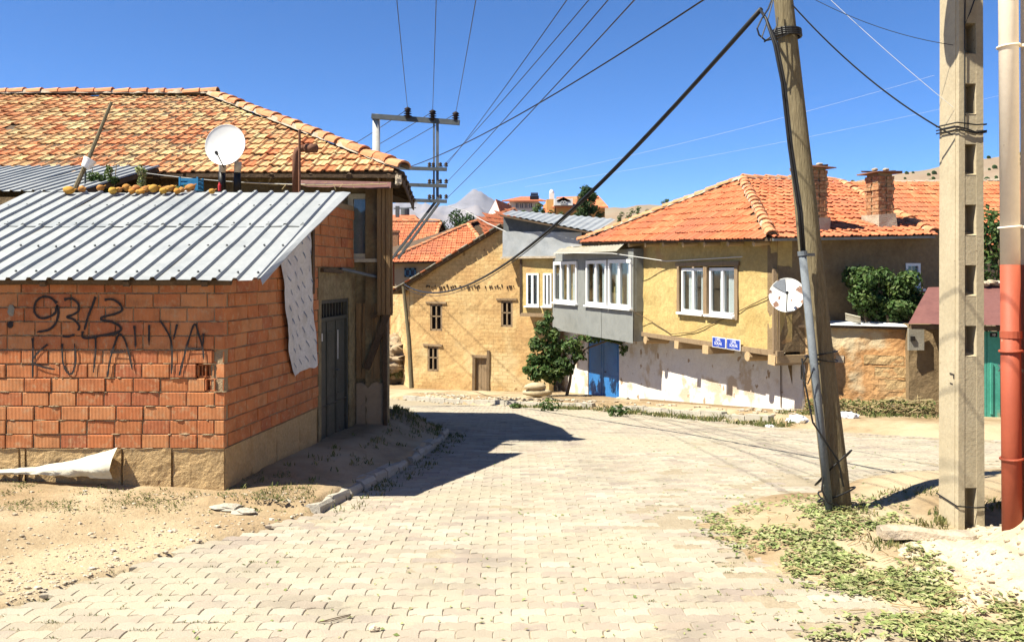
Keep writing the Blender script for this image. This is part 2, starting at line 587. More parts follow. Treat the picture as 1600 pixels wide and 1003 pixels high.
M_leaf = pmat('green leaf', [(.05, .1, .02), (.16, .20, .04)], rnd=[(.026, .065, .014), (.048, .10, .022), (.075, .135, .030), (.038, .082, .018), (.12, .165, .05)], scale=1.5, var=.3, bump=0, trans=.25, rough=.6)
M_leaf_dark = pmat('dark leaf', [(.03, .06, .02), (.05, .09, .025)], rnd=[(.018, .045, .012), (.032, .068, .018), (.045, .088, .022), (.026, .056, .016)], scale=1.0, var=.3, bump=0, trans=.2, rough=.65)
M_litter = pmat('cut leaves', [(.2, .2, .1), (.32, .32, .12)], rnd=[(.13, .18, .055), (.24, .30, .10), (.37, .41, .17), (.17, .21, .07), (.42, .42, .22), (.33, .29, .15)], scale=2, var=.25, bump=0, trans=.2)
M_weed = pmat('weeds', [(.2, .2, .1), (.30, .25, .10)], rnd=[(.055, .085, .022), (.10, .13, .035), (.20, .19, .07), (.075, .105, .03), (.30, .25, .11)], scale=2, var=.25, bump=0, trans=.2)
M_straw = pmat('dry twigs', [(.3, .2, .1), (.36, .27, .14)], rnd=[(.28, .20, .10), (.40, .31, .16), (.20, .14, .07), (.46, .38, .20)], scale=3, var=.25, bump=0)
M_stone = pmat('pale stone', [(.4, .4, .3), (.50, .44, .33)], rnd=[(.44, .36, .25), (.54, .46, .34), (.38, .30, .20), (.58, .52, .42)], scale=6, var=.3, bump=.5)
M_trunk = pmat('bark', [(.12, .085, .055), (.20, .15, .10)], scale=6, stretch=(4, 4, 1), bump=.6)
M_mount = pmat('hazed bare mountain', [(.15, .15, .18), (.22, .22, .255), (.17, .17, .20)], scale=0.0016, bump=0, var=.2, patch=((.23, .215, .23), 0.0022, .5, .62))  # bare rock, with distance haze put into the blue-grey colour
M_hill = pmat('dry hillside', [(.235, .17, .115), (.295, .22, .15)], scale=0.012, bump=0, var=.15, patch=((.25, .21, .15), 0.02, .5, .66))
M_plaster_w = pmat('white plaster', [(.68, .66, .62), (.74, .72, .68)], scale=1, bump=.1, var=.06)
M_plaster_o = pmat('orange plaster', [(.58, .30, .10), (.62, .35, .12)], scale=1, bump=.1, var=.06)
M_plaster_g = pmat('tan plaster', [(.36, .27, .17), (.42, .32, .21)], scale=1, bump=.2, var=.15)
M_cream = pmat('cream paint', [(.76, .66, .52), (.80, .70, .56)], scale=2, bump=.1, bscale=60, var=.08, spots=((.50, .38, .28), 8.0, .73))
M_redpaint = pmat('red oxide paint', [(.33, .075, .038), (.37, .088, .044)], spots=((.42, .30, .2), 9.0, .73), scale=2, rough=.6, bump=.1, bscale=60, var=.08)
M_dmound = pmat('pale rubble dirt', [(.56, .465, .30), (.66, .565, .40)], scale=2.5, bump=.8, bscale=30, var=.25)
M_bagw = pmat('white plastic bag', [(.74, .74, .76), (.80, .80, .82)], rough=.35, bump=.3, bscale=20, var=.1)
M_sack = pmat('sack', [(.44, .35, .21), (.52, .43, .28)], scale=6, bump=.4, var=.2)
M_bluewin = pmat('blue window paint', [(.06, .14, .22), (.08, .18, .28)], bump=0)
M_solar = pmat('solar panel', [(.03, .04, .07), (.05, .06, .10)], rough=.25, bump=0)
M_asb = pmat('fibre cement', [(.27, .25, .20), (.36, .335, .275)], scale=4, bump=.3, var=.25)

# ------------------------------------------------------------------ terrain
PROF = [(-50, .35), (0, .15), (5, 0), (7, -.07), (8.5, -.15), (12, -.38), (14, -.52), (18, -.92), (22, -1.36), (26, -1.82),
        (31, -2.27), (40, -2.6), (60, -2.8), (200, -3), (9000, -3)]


def prof(y):
    return (lerp_pts(PROF, y - .8) + lerp_pts(PROF, y) * 2 + lerp_pts(PROF, y + .8)) / 4


KERB_L = [(-1.84, 8.0), (-1.62, 9.1), (-1.40, 10.2), (-1.24, 11.5), (-1.12, 12.8), (-1.08, 14.0)]
ROADP = [(-4.3, 1.5), (-3.9, 3.0), (-3.25, 5.45), (-2.78, 6.4), (-2.5, 7.0), (-1.84, 8.0), (-1.62, 9.1), (-1.40, 10.2), (-1.24, 11.5), (-1.12, 12.8), (-1.08, 14.0),
         (-1.5, 16.0), (-2.6, 18.5), (-5, 22), (-12, 29), (-12, 34), (-7, 33), (-4.6, 29.5), (-3.2, 27.9), (-1.5, 25.6), (.7, 23.1), (2.5, 21.3), (4.0, 18.0), (5.2, 15.6), (6.5, 14.0),
         (9.5, 12.9), (9.5, 11.2), (5.8, 10.2), (3.7, 9.2), (2.4, 8.3), (1.85, 7.4), (2.05, 6.5), (2.65, 5.6), (3.1, 4.9), (3.4, 3.0), (3.4, 1.5)]


def inside(poly, x, y):
    c = False
    j = len(poly) - 1
    for i in range(len(poly)):
        xi, yi = poly[i]; xj, yj = poly[j]
        if (yi > y) != (yj > y) and x < (xj - xi) * (y - yi) / (yj - yi) + xi:
            c = not c
        j = i
    return c


def sdist(poly, x, y):
    best = 1e9
    j = len(poly) - 1
    for i in range(len(poly)):
        ax, ay = poly[j]; bx, by = poly[i]
        dx, dy = bx - ax, by - ay
        t = max(0, min(1, ((x - ax) * dx + (y - ay) * dy) / (dx * dx + dy * dy)))
        d = (ax + dx * t - x) ** 2 + (ay + dy * t - y) ** 2
        if d < best:
            best = d
        j = i
    d = math.sqrt(best)
    return -d if inside(poly, x, y) else d


def kerb_x(y):
    return lerp_pts([(b, a) for a, b in KERB_L], y)


def ground_z(x, y):
    r = prof(y)
    if y > 45 or abs(x) > 40 or y < 0:
        return r
    d = sdist(ROADP, x, y)
    if d < 0:
        under = r - 0.07 * smooth(-d / 0.10 + 0.15)
        if x > 1.0 and y < 16:                            # dust lies over the stones along the right edge
            under = r - 0.07 * smooth((-d - 0.15) / 0.5) + 0.012 * (nz(x * 1.7, y * 1.7, 3) + .3) * (1 if d > -0.9 else 0)
        return under
    h = r + 0.015
    if x < -0.9 and y < 16:
        zl = 0.0 + 0.045 * max(0.0, -2.8 - x)
        zl = zl - 0.10 * smooth((y - 9) / 4) if y > 9 else zl
        if y < 8.0:
            h = r + 0.01 + (max(zl, r + .01) - r - 0.01) * smooth(d / 1.6)
        else:
            h = r + 0.10 + (zl - r - 0.10) * smooth(d / 0.8)
            if y > 14:
                h = h + (r + .03 - h) * smooth((y - 14) / 1.2)
    elif x > 0 and y < 11 and x > 1.5:
        h = r + 0.02 + 0.05 * smooth(d / 0.5)
        h += 0.10 * math.exp(-((x - 2.85) / .5) ** 2 - ((y - 7.5) / .5) ** 2)
        h += 0.16 * smooth((x - 3.0) / 1.2) * smooth((y - 6.6) / 1.6) * (1 - smooth((y - 8.6) / 2))
    elif y > 12:
        h = r + 0.06 + 0.10 * smooth((d - .25) / .35)
    k = 0.014 * nz(x * 2.3, y * 2.3) + 0.008 * nz(x * 7, y * 7, 2) + 0.004 * nz(x * 17, y * 17, 5)
    return h + k * smooth(d / 0.2)


def axis(segs):
    out = []
    for a, b, st in segs:
        n = max(1, int(round((b - a) / st)))
        out += [a + (b - a) * i / n for i in range(n)]
    return out + [segs[-1][1]]


xs = axis([(-6000, -1000, 1000), (-1000, -200, 160), (-200, -40, 20), (-40, -12, 3), (-12, -6, .5), (-6, -1, .075), (-1, 2, .15), (2, 5.5, .085), (5.5, 9, .2), (9, 14, .6), (14, 40, 4), (40, 200, 20), (200, 1000, 160), (1000, 6000, 1000)])
ys = axis([(-60, 0, 10), (0, 3.5, .5), (3.5, 9.5, .08), (9.5, 16, .13), (16, 32, .28), (32, 45, .8), (45, 100, 6), (100, 400, 40), (400, 2000, 300), (2000, 9000, 1500)])
g = MB()
for y in ys:
    for x in xs:
        g.v.append((x, y, ground_z(x, y)))
nx = len(xs)
for j in range(len(ys) - 1):
    for i in range(nx - 1):
        a = j * nx + i
        g.f.append((a, a + 1, a + nx + 1, a + nx)); g.mi.append(0)
ground = g.obj('ground', M_dirt, smooth=True)
ground['kind'] = 'structure'

# ------------------------------------------------------------------ road: sand bed and interlocking paving stones
bed = MB()
bx = axis([(-12, -4, .5), (-4, 4, .25), (4, 9.5, .4)])
by = axis([(1.5, 16, .25), (16, 34, .5)])
bi = {}
for j, y in enumerate(by):
    for i, x in enumerate(bx):
        bi[i, j] = len(bed.v)
        bed.v.append((x, y, prof(y) - 0.0065 + 0.006 * nz(x * 1.9, y * 1.9)))
for j in range(len(by) - 1):
    for i in range(len(bx) - 1):
        cx, cy = (bx[i] + bx[i + 1]) / 2, (by[j] + by[j + 1]) / 2
        if sdist(ROADP, cx, cy) < -0.12:
            bed.f.append((bi[i, j], bi[i + 1, j], bi[i + 1, j + 1], bi[i, j + 1])); bed.mi.append(0)
road = bed.obj('road', M_bed, smooth=True)
road['kind'] = 'structure'

PW, PD = 0.216, 0.121


def paver_outline(shrink):
    a, b = PW / 2 - shrink, PD / 2 - shrink
    w = 0.010
    out = []
    for t, s_ in ((-1, -1), (-.5, 1), (0, -1), (.5, 1)):
        out.append((a * t, -b + w * s_))
    out.append((a, -b - w)); out.append((a - .004, 0))
    for t, s_ in ((1, -1), (.5, 1), (0, -1), (-.5, 1)):
        out.append((a * t, b + w * s_))
    out.append((-a, b - w)); out.append((-a - .004, 0))
    return out


def paver_mb():
    m = MB()
    lo, hi = paver_outline(.0014), paver_outline(.0060)
    n = len(lo)
    m.v = [(x, y, -.028) for x, y in lo] + [(x, y, -.0048) for x, y in lo] + [(x, y, 0) for x, y in hi]
    for r_ in (0, 1):
        for k in range(n):
            k2 = (k + 1) % n
            m.f.append((r_ * n + k, r_ * n + k2, (r_ + 1) * n + k2, (r_ + 1) * n + k)); m.mi.append(0)
    m.f.append(tuple(2 * n + k for k in range(n))); m.mi.append(0)
    return m


pv = paver_mb()
pv_me = local_mesh('paving_stone', pv, M_paver)
spots = []
rows = int((24.5 - 2.6) / PD)
for j in range(rows):
    y = 2.6 + j * PD
    for i in range(-60, 48):
        x = (i + .5 * (j % 2)) * PW
        d = sdist(ROADP, x, y) if abs(x) < 10.5 else 1
        if d > -0.06 + 0.05 * nz(x, y, 9):
            continue
        if x > 1.0 and y < 17 and d > -1.3 and rng.random() < smooth(1.1 + d / 1.2 + .5 * nz(x * 1.1, y * 1.1, 4)) * .55:
            continue
        if y > 14 and d > -.5 and rng.random() < .3:
            continue
        spots.append((x, y))
vis = []
for x, y in spots:
    px = 800 + F * x / y
    py = 428 + F * (EYE - prof(y)) / y
    vis.append((0 if (-20 < px < 1620 and py < 1010) else 1, y, x))
vis.sort()
rest = MB()
prng = random.Random(3)
for k, (out, y, x) in enumerate(vis):
    z = prof(y) + prng.uniform(-.003, .003) + 0.006 * nz(x * .9, y * .9, 7)
    sl = (prof(y + .1) - prof(y - .1)) / .2
    rx = math.atan(sl) + prng.uniform(-.014, .014)
    M = Matrix.Translation((x + prng.uniform(-.003, .003), y + prng.uniform(-.003, .003), z)) @ Matrix.Rotation(prng.uniform(-.02, .02), 4, 'Z') @ Matrix.Rotation(rx, 4, 'X') @ Matrix.Rotation(prng.uniform(-.014, .014), 4, 'Y')
    if k < 300:
        piece('paving_stone', pv_me, road, M)
    else:
        rest.add([M @ Vector(p) for p in pv.v], pv.f)
rest.obj('paving_stones', M_paver, road, kind='stuff')

# kerb beside the shed: stones set end to end, some sunk or tilted
kerb = thing('kerb', 'low kerb of rough stones along the shaded bank by the brick shed', 'kerb', (-1.5, 10, prof(10)))
pts = [Vector((a, b, 0)) for a, b in KERB_L]
run = 0.0
segs = []
for a, b in zip(pts, pts[1:]):
    segs.append((run, a, b)); run += (b - a).length
s_ = 0.0
while s_ < run - .3:
    ln = rng.uniform(.30, .46)

    def at(q):
        for st, a, b in reversed(segs):
            if q >= st:
                return a + (b - a).normalized() * (q - st)
        return pts[0]
    c0, c1 = at(s_), at(s_ + ln - .02)
    if not (2.55 < s_ < 3.0):
        zc = prof((c0.y + c1.y) / 2)
        mb = MB()
        d = (c1 - c0).normalized()
        r_ = Vector((d.y, -d.x, 0))
        hh = rng.uniform(.07, .115)
        w0 = rng.uniform(.15, .19)
        prf = [(-w0, -.12), (-w0, hh - .02), (-w0 + .03, hh), (-.03, hh), (0.0, hh - .03), (0.012, -.12)]
        vs = []
        for c, zz in ((c0, prof(c0.y)), (c1, prof(c1.y))):
            for a, b in prf:
                q = c + r_ * (a + .05 + rng.uniform(-.008, .008))
                vs.append(Vector((q.x, q.y, zz + b + rng.uniform(-.01, .01))))
        n = len(prf)
        fs = [(k, k + n, (k + 1) % n + n, (k + 1) % n) for k in range(n)] + [tuple(range(n)), tuple(range(n, 2 * n))[::-1]]
        mb.add(vs, fs)
        mb.obj('kerb_stone', M_kerb, kerb)
    s_ += ln

# kerb in front of the far houses
KERB_F = [(-3.5, 28.0), (-1.5, 25.75), (.75, 23.25), (2.55, 21.45), (4.05, 18.1), (5.25, 15.75)]
kerb2 = thing('kerb', 'pale broken kerb running past the blue door and white wall', 'kerb', (1, 23, prof(23)))
for a, b in zip(KERB_F, KERB_F[1:]):
    A = Vector((a[0], a[1], 0)); B = Vector((b[0], b[1], 0))
    n = max(1, int((B - A).length / .62))
    for k in range(n):
        if rng.random() < .12:
            continue
        c0 = A + (B - A) * (k / n); c1 = A + (B - A) * ((k + .97) / n)
        mb = MB()
        h = rng.uniform(.14, .19)
        mb.beam((c0.x, c0.y, prof(c0.y) + h / 2 - .03), (c1.x, c1.y, prof(c1.y) + h / 2 - .03), .15, h)
        mb.obj('kerb_stone', M_kerb, kerb2)

# ------------------------------------------------------------------ shared builders: tiles, sheets, windows, foliage
def tile_mb(w, l, lift=.026, roll=.03):
    m = MB()
    cs = [(0, .012), (.10, roll), (.24, roll + .004), (.36, .006), (.55, .010), (.66, .017), (.78, .008), (1.0, .008)]
    n = len(cs)
    for yy, up in ((-.02, lift), (l * .5, lift * .55), (l * 1.02, 0)):
        for x, z in cs:
            m.v.append((x * w, yy, z + up))
    for x, z in cs:
        m.v.append((x * w, -.018, z + lift - .02))
    for r_ in (0, 1):
        for k in range(n - 1):
            m.f.append((r_ * n + k, r_ * n + k + 1, (r_ + 1) * n + k + 1, (r_ + 1) * n + k)); m.mi.append(0)
    for k in range(n - 1):
        m.f.append((3 * n + k, 3 * n + k + 1, k + 1, k)); m.mi.append(0)
    m.f.append((3 * n, 0, n, 2 * n)); m.mi.append(0)
    return m


def poly_area_in(poly, u, v):
    return inside(poly, u, v)


def tiled_slope(roof, O, U, V, poly, w, l, mat, budget, seed=0, jit=.006, name='roof_tile', gaps=0.0, sag=0.0):
    """tiles over the polygon poly, given in (along the eave, up the slope); the nearest stay single pieces"""
    r2 = random.Random(seed)
    O = Vector(O); U = Vector(U).normalized(); V = Vector(V).normalized()
    Nn = U.cross(V).normalized()
    us = [p[0] for p in poly]; vs = [p[1] for p in poly]
    tm = tile_mb(w, l)
    me = local_mesh(name, tm, mat)
    got = []
    j = 0
    v = min(vs)
    while v < max(vs):
        i = 0
        u = min(us) - w + (j % 2) * 0.0 + r2.uniform(-.01, .01)
        while u < max(us):
            cu, cv = u + w / 2, v + l / 2
            if inside(poly, cu, cv) and r2.random() >= gaps:
                dz = -sag * math.sin(math.pi * (cu - min(us)) / (max(us) - min(us))) + jit * r2.uniform(-1, 1)
                o = O + U * (u + r2.uniform(-.004, .004)) + V * (v + r2.uniform(-.008, .008)) + Nn * dz
                M = basis(o, U, V, Nn) @ Matrix.Rotation(r2.uniform(-.022, .022), 4, 'Z') @ Matrix.Rotation(r2.uniform(-.015, .015), 4, 'Y')
                got.append(((o - Vector((0, 0, EYE))).length, len(got), M))
            u += w
        v += l
        j += 1
    got.sort()
    rest = MB()
    for k, (d, _, M) in enumerate(got):
        if k < budget:
            piece(name, me, roof, M)
        else:
            rest.add([M @ Vector(p) for p in tm.v], tm.f)
    if rest.v:
        rest.obj('roof_tiles', mat, roof, kind='stuff')
    return min(budget, len(got))


def ridge_run(roof, A, B, r, ln, mat, bedmat=None, up=(0, 0, 1)):
    """half round ridge or hip tiles from A (low) to B"""
    A = Vector(A); B = Vector(B)
    d = (B - A).normalized()
    x = d.cross(Vector(up)).normalized()
    z = x.cross(d).normalized()
    m = MB()
    n = 7
    for yy, k in ((0, 1.10), (ln * 1.08, .92)):
        for i in range(n):
            t = math.pi * i / (n - 1)
            m.v.append((-math.cos(t) * r * k, yy, math.sin(t) * r * .8 * k))
    for i in range(n):
        t = math.pi * i / (n - 1)
        m.v.append((-math.cos(t) * r * .95, 0.002, math.sin(t) * r * .62))
    for i in range(n - 1):
        m.f.append((i, i + 1, n + i + 1, n + i)); m.mi.append(0)
        m.f.append((2 * n + i, 2 * n + i + 1, i + 1, i)); m.mi.append(0)
    me = local_mesh('ridge_tile', m, mat)
    cnt = int((B - A).length / ln)
    for k in range(cnt):
        o = A + d * (k * ln) + z * (rng.uniform(-.008, .012)) + x * rng.uniform(-.012, .012)
        M = basis(o, x, d, z) @ Matrix.Rotation(rng.uniform(-.05, .05), 4, 'Z') @ Matrix.Rotation(-.05 + rng.uniform(-.03, .03), 4, 'X')
        piece('ridge_tile', me, roof, M)
    if bedmat:
        b = MB()
        m_ = max(4, int((B - A).length / .12))
        vs = []
        for k in range(m_ + 1):
            o = A + (B - A) * (k / m_)
            wj = r * (1.0 + .35 * nz(k * .7, r * 9, A.x))
            for sx, h in ((-1, -.03), (-.75, .035), (0, .05), (.75, .035), (1, -.03)):
                vs.append(o + x * (sx * wj + .02 * nz(k * 1.3, sx, 4)) + z * (h + .02 * nz(k * 1.1, sx * 3, 8)))
        fs = []
        for k in range(m_):
            for i in range(4):
                fs.append((k * 5 + i, k * 5 + i + 1, k * 5 + i + 6, k * 5 + i + 5))
        b.add(vs, fs)
        b.obj('mortar_bedding', bedmat, roof)


def solid(mb, top, drop, mi=0):
    """a slab: polygon 'top' and the same lowered by drop"""
    n = len(top)
    top = [Vector(p) for p in top]
    low = [p - Vector((0, 0, drop)) for p in top]
    mb.add(top + low, [tuple(range(n)), tuple(range(2 * n - 1, n - 1, -1))] + [(k, k + n, (k + 1) % n + n, (k + 1) % n) for k in range(n)], mi)
    return mb


def ribbed_sheet(A, U, V, width, length, pitch=.195, h=.034, thick=.002, phase=0.0, bend=0.0, ragged=0.0, seed=0):
    """a trapezoid profiled roofing sheet; A lower left corner, U across, V up the slope"""
    A = Vector(A); U = Vector(U).normalized(); V = Vector(V).normalized()
    Nn = U.cross(V).normalized()
    prof_ = []
    k = 0
    u = 0.0
    pts = []
    nr = int(round(width / pitch))
    for k in range(nr):
        b = k * pitch + phase
        pts += [(b, 0), (b + pitch * .68, 0), (b + pitch * .77, h), (b + pitch * .93, h)]
    pts.append((nr * pitch + phase, 0))
    m = MB()
    segs_ = 8
    n = len(pts)
    for j in range(segs_ + 1):
        v = length * j / segs_
        for i, (u, z) in enumerate(pts):
            r_ = ragged * nz(u * 5, seed, 1) if j == 0 else 0
            p = A + U * u + V * (v + r_) + Nn * (z + bend * math.sin(math.pi * j / segs_) + .010 * nz(u * 2, v * 1.5, seed))
            m.v.append(tuple(p))
    for j in range(segs_):
        for i in range(n - 1):
            a = j * n + i
            m.f.append((a, a + 1, a + n + 1, a + n)); m.mi.append(0)
    b = len(m.v)
    m.v += [tuple(Vector(p) - Nn * thick) for p in m.v]
    for j in range(segs_):
        for i in range(n - 1):
            a = b + j * n + i
            m.f.append((a, a + n, a + n + 1, a + 1)); m.mi.append(0)
    for i in range(n - 1):
        m.f.append((i, b + i, b + i + 1, i + 1)); m.mi.append(0)
    return m


def window(parent, fr, s0, s1, z0, z1, sashes=2, inset=.06, frame=.055, mat=None, curtain=True, seed=0, name='window', sill=True, glass=True, backing=True):
    mat = mat or M_pvc
    m = MB()
    t = .06
    rot = fr.rot()

    def bar(a, c, b, d, n, tt=t):
        m.box(fr.p((a + c) / 2, (b + d) / 2, n), (c - a, tt, d - b), rot)
    n0 = -inset
    bar(s0, s1, z0, z0 + frame, n0); bar(s0, s1, z1 - frame, z1, n0)
    bar(s0, s0 + frame, z0 + frame, z1 - frame, n0); bar(s1 - frame, s1, z0 + frame, z1 - frame, n0)
    w = (s1 - s0 - 2 * frame) / sashes
    for k in range(1, sashes):
        x = s0 + frame + w * k
        bar(x - frame * .6, x + frame * .6, z0 + frame, z1 - frame, n0 + .004)
    if sill:
        m.box(fr.p((s0 + s1) / 2, z0 - .025, .02), (s1 - s0 + .10, .18, .05), rot)
    wo_ = m.obj(name, mat, parent)
    for k in range(sashes):
        a = s0 + frame + w * k; c = a + w
        if glass:
            g_ = MB()
            g_.box(fr.p((a + c) / 2, (z0 + z1) / 2, n0 - .012), (w - .01, .006, z1 - z0 - 2 * frame), rot)
            g_.obj('pane', M_glass, wo_)
    if curtain:
        cm = MB()
        r2 = random.Random(seed)
        spans = []
        for k in range(sashes):
            a = s0 + frame + w * k
            lo = a + w * r2.uniform(.15, .45)
            spans.append((lo, a + w * r2.uniform(.8, 1.0)))
        for a, c in spans:
            n = 14
            for i in range(n):
                x0 = a + (c - a) * i / n; x1 = a + (c - a) * (i + 1) / n
                d0 = -.09 - .018 * math.sin(i * 1.9); d1 = -.09 - .018 * math.sin((i + 1) * 1.9)
                cm.quad(fr.p(x0, z0 + .02, n0 + d0), fr.p(x1, z0 + .02, n0 + d1), fr.p(x1, z1 - .02, n0 + d1), fr.p(x0, z1 - .02, n0 + d0))
        cm.obj('curtain', M_curtain, wo_)
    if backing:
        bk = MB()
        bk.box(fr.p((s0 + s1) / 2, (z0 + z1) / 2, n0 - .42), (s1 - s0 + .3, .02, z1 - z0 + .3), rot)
        bk.obj('room_shade_sheet', M_dark, wo_)  # near-black sheet, the unlit room's shade put into its colour
    return wo_


def leaf(mb, c, n, size, r2, asp=.6):
    n = Vector(n).normalized()
    t = n.orthogonal().normalized()
    t = Matrix.Rotation(r2.uniform(0, 6.283), 3, n) @ t
    b = n.cross(t)
    s2 = size * asp * .5
    L_ = size * .5
    f_ = n * (size * .12)
    c = Vector(c)
    i = len(mb.v)
    mb.v += [tuple(c - t * L_), tuple(c + b * s2 - f_ * -1), tuple(c + t * L_), tuple(c - b * s2 + f_)]
    mb.f += [(i, i + 1, i + 2), (i, i + 2, i + 3)]
    mb.mi += [0, 0]


def clump(mb, c, rad, n, size, r2, shell=.55, droop=0.0):
    c = Vector(c)
    rx, ry, rz = rad
    for _ in range(n):
        while True:
            d = Vector((r2.uniform(-1, 1), r2.uniform(-1, 1), r2.uniform(-1, 1)))
            if .02 < d.length < 1:
                break
        d.normalize()
        k = (shell + (1 - shell) * r2.random() ** .7) if r2.random() < .8 else r2.random()
        k *= 1 + .25 * noise.noise(d * 2.1 + c)
        p = c + Vector((d.x * rx, d.y * ry, d.z * rz)) * k
        nn = d + Vector((r2.uniform(-.8, .8), r2.uniform(-.8, .8), r2.uniform(-.3, .9)))
        leaf(mb, p, nn, size * r2.uniform(.6, 1.3), r2)


def tree(name, label, base, height, crown_r, seed, n=2600, size=.22, mat=None, group=None, clumps=14, low=.25, tall=1.0, cat='tree'):
    r2 = random.Random(seed)
    base = Vector(base)
    t = thing(name, label, cat, base, group)
    tr = MB()
    top = base + Vector((r2.uniform(-.05, .05) * height, 0, height * .8))
    mid = (base + top) / 2 + Vector((r2.uniform(-.04, .04) * height, 0, 0))
    r0 = height * .03
    tr.tube([base - Vector((0, 0, .3)), mid, top], [r0, r0 * .7, r0 * .25], 7)
    cr = MB()
    for k in range(clumps):
        a = r2.uniform(0, 6.283)
        hz = low + (1 - low) * ((k + .5) / clumps)
        rr = crown_r * (1 - abs(hz - .5) * .9) * r2.uniform(.25, .75)
        c = base + Vector((math.cos(a) * rr, math.sin(a) * rr, hz * height * .93))
        s0 = base + (top - base) * (hz * .75)
        tr.tube([s0, (s0 + c) / 2 + Vector((0, 0, .03 * height)), c], [r0 * .4, r0 * .25, r0 * .1], 5)
        q = crown_r * r2.uniform(.30, .52)
        clump(cr, c, (q, q, q * .85 * tall), n // clumps, size, r2)
    tr.obj('trunk', M_trunk, t)
    cr.obj('crown', mat or M_leaf, t)
    return t


def weeds(mb, x, y, z, n, r, h, r2):
    for _ in range(n):
        a = r2.uniform(0, 6.283); q = r * math.sqrt(r2.random())
        bx_, by_ = x + math.cos(a) * q, y + math.sin(a) * q
        bz = z(bx_, by_) - .005
        hh = h * r2.uniform(.4, 1.2)
        dx, dy = r2.uniform(-.6, .6) * hh, r2.uniform(-.6, .6) * hh
        w = hh * r2.uniform(.06, .16)
        t = r2.uniform(0, 3.14)
        wx, wy = math.cos(t) * w, math.sin(t) * w
        i = len(mb.v)
        mb.v += [(bx_ - wx, by_ - wy, bz), (bx_ + wx, by_ + wy, bz), (bx_ + dx * .5 + wx, by_ + dy * .5 + wy, bz + hh * .7), (bx_ + dx, by_ + dy, bz + hh)]
        mb.f += [(i, i + 1, i + 2), (i, i + 2, i + 3)]
        mb.mi += [0, 0]


def catenary(a, b, sag, n=16):
    a = Vector(a); b = Vector(b)
    return [a + (b - a) * (k / n) - Vector((0, 0, sag * 4 * (k / n) * (1 - k / n))) for k in range(n + 1)]


def text_mesh(s, size):
    cu = bpy.data.curves.new('t', 'FONT')
    cu.body = s
    cu.size = size
    cu.align_x = 'CENTER'
    cu.align_y = 'CENTER'
    cu.extrude = 0.0008
    o = bpy.data.objects.new('t', cu)
    COL.objects.link(o)
    dg = bpy.context.evaluated_depsgraph_get()
    me = o.evaluated_get(dg).to_mesh()
    vs = [tuple(v.co) for v in me.vertices]
    fs = [tuple(p.vertices) for p in me.polygons]
    o.evaluated_get(dg).to_mesh_clear()
    bpy.data.objects.remove(o)
    return vs, fs

# ------------------------------------------------------------------ left: hollow brick shed
shed = thing('brick_shed', 'unplastered hollow brick shed with sprayed writing and a ribbed metal roof', 'shed', (-2.8, 8.36, 0))
FF = Frame((-2.8, 8.36), (1, 0))                 # front
FS = Frame((-2.8, 8.36), (0.124, 0.992))         # street side
RB, BL, BH = 0.1375, 0.266, 0.1375               # row height, brick pitch


def shed_roof_z(y):
    return 2.04 + (y - 8.18) * 0.394


def brick_mb(L_, H_, D_=.085):
    m = MB()
    e = .005
    for y, k in ((0, e), (.006, 0), (D_, 0)):
        m.v += [(k, y, k), (L_ - k, y, k), (L_ - k, y, H_ - k), (k, y, H_ - k)]
    m.f = [(0, 1, 2, 3), (8, 11, 10, 9)]
    for r_ in (0, 1):
        for k in range(4):
            k2 = (k + 1) % 4
            m.f.append((r_ * 4 + k, (r_ + 1) * 4 + k, (r_ + 1) * 4 + k2, r_ * 4 + k2))
    m.mi = [0] * len(m.f)
    return m


def hollow_mb(L_, H_):
    """a broken brick: its vertical cells open to the front"""
    m = MB()
    m.box((L_ / 2, .07, H_ / 2), (L_, .01, H_))
    m.box((L_ / 2, .04, .006), (L_, .06, .012)); m.box((L_ / 2, .04, H_ - .006), (L_, .06, .012))
    n = max(2, int(L_ / .035))
    for k in range(n + 1):
        m.box((L_ * k / n, .03 + .02 * (k % 2), H_ / 2), (.009, .07, H_ - .024))
    return m


BRICKS = {}


def brick(parent, fr, s0, s1, z, n=0.0, hollow=False, h=RB):
    L_ = round(s1 - s0 - .011, 2)
    if L_ < .03:
        return
    key = (L_, hollow, h)
    if key not in BRICKS:
        BRICKS[key] = local_mesh('brick', (hollow_mb if hollow else brick_mb)(L_, h - .011), M_brick)
    M = fr.M(s0 + .005, z + .005, n + rng.uniform(-.005, .006)) @ Matrix.Rotation(rng.uniform(-.012, .012), 4, 'Y') @ Matrix.Rotation(rng.uniform(-.02, .02), 4, 'Z')
    piece('brick', BRICKS[key], parent, M)


mb = MB()
wall(mb, Frame((-2.8, 8.3735), (1, 0)), -2.95, -.012, .36, 2.05, [(-.29, -.0125, .40 + 4 * RB, .40 + 7 * RB)], deep=.10, cell=.07, disp=.007, thick=.13, seed=2, freq=9)
front_wall = mb.obj('front_wall', M_mortar, shed)
for row in range(12):
    z = .40 + row * RB
    end = 0.0
    hol = {6: .12, 5: .27, 4: .19}.get(row, 0)
    if hol:
        brick(front_wall, FF, -hol, -.004, z, -.012, True)
        end = -hol
    elif row % 2:
        end = -.10
        brick(front_wall, FF, -.10, 0.0, z)
    s_ = end
    first = True
    while s_ > -2.85:
        ln = BL + rng.uniform(-.006, .006)
        if first and row % 3 == 1:
            ln = .17
        first = False
        brick(front_wall, FF, s_ - ln, s_, z)
        s_ -= ln
mb = MB()
wall(mb, Frame((-2.8 - .0135, 8.36), (0.124, 0.992)), .012, 4.12, .36, lambda s: min(3.08, shed_roof_z(8.36 + s * .992) - .05), [(2.62, 4.115, .3601, 2.185)], cell=.09, disp=.006, thick=.13, seed=5, freq=9)
side_wall = mb.obj('side_wall', M_mortar, shed)
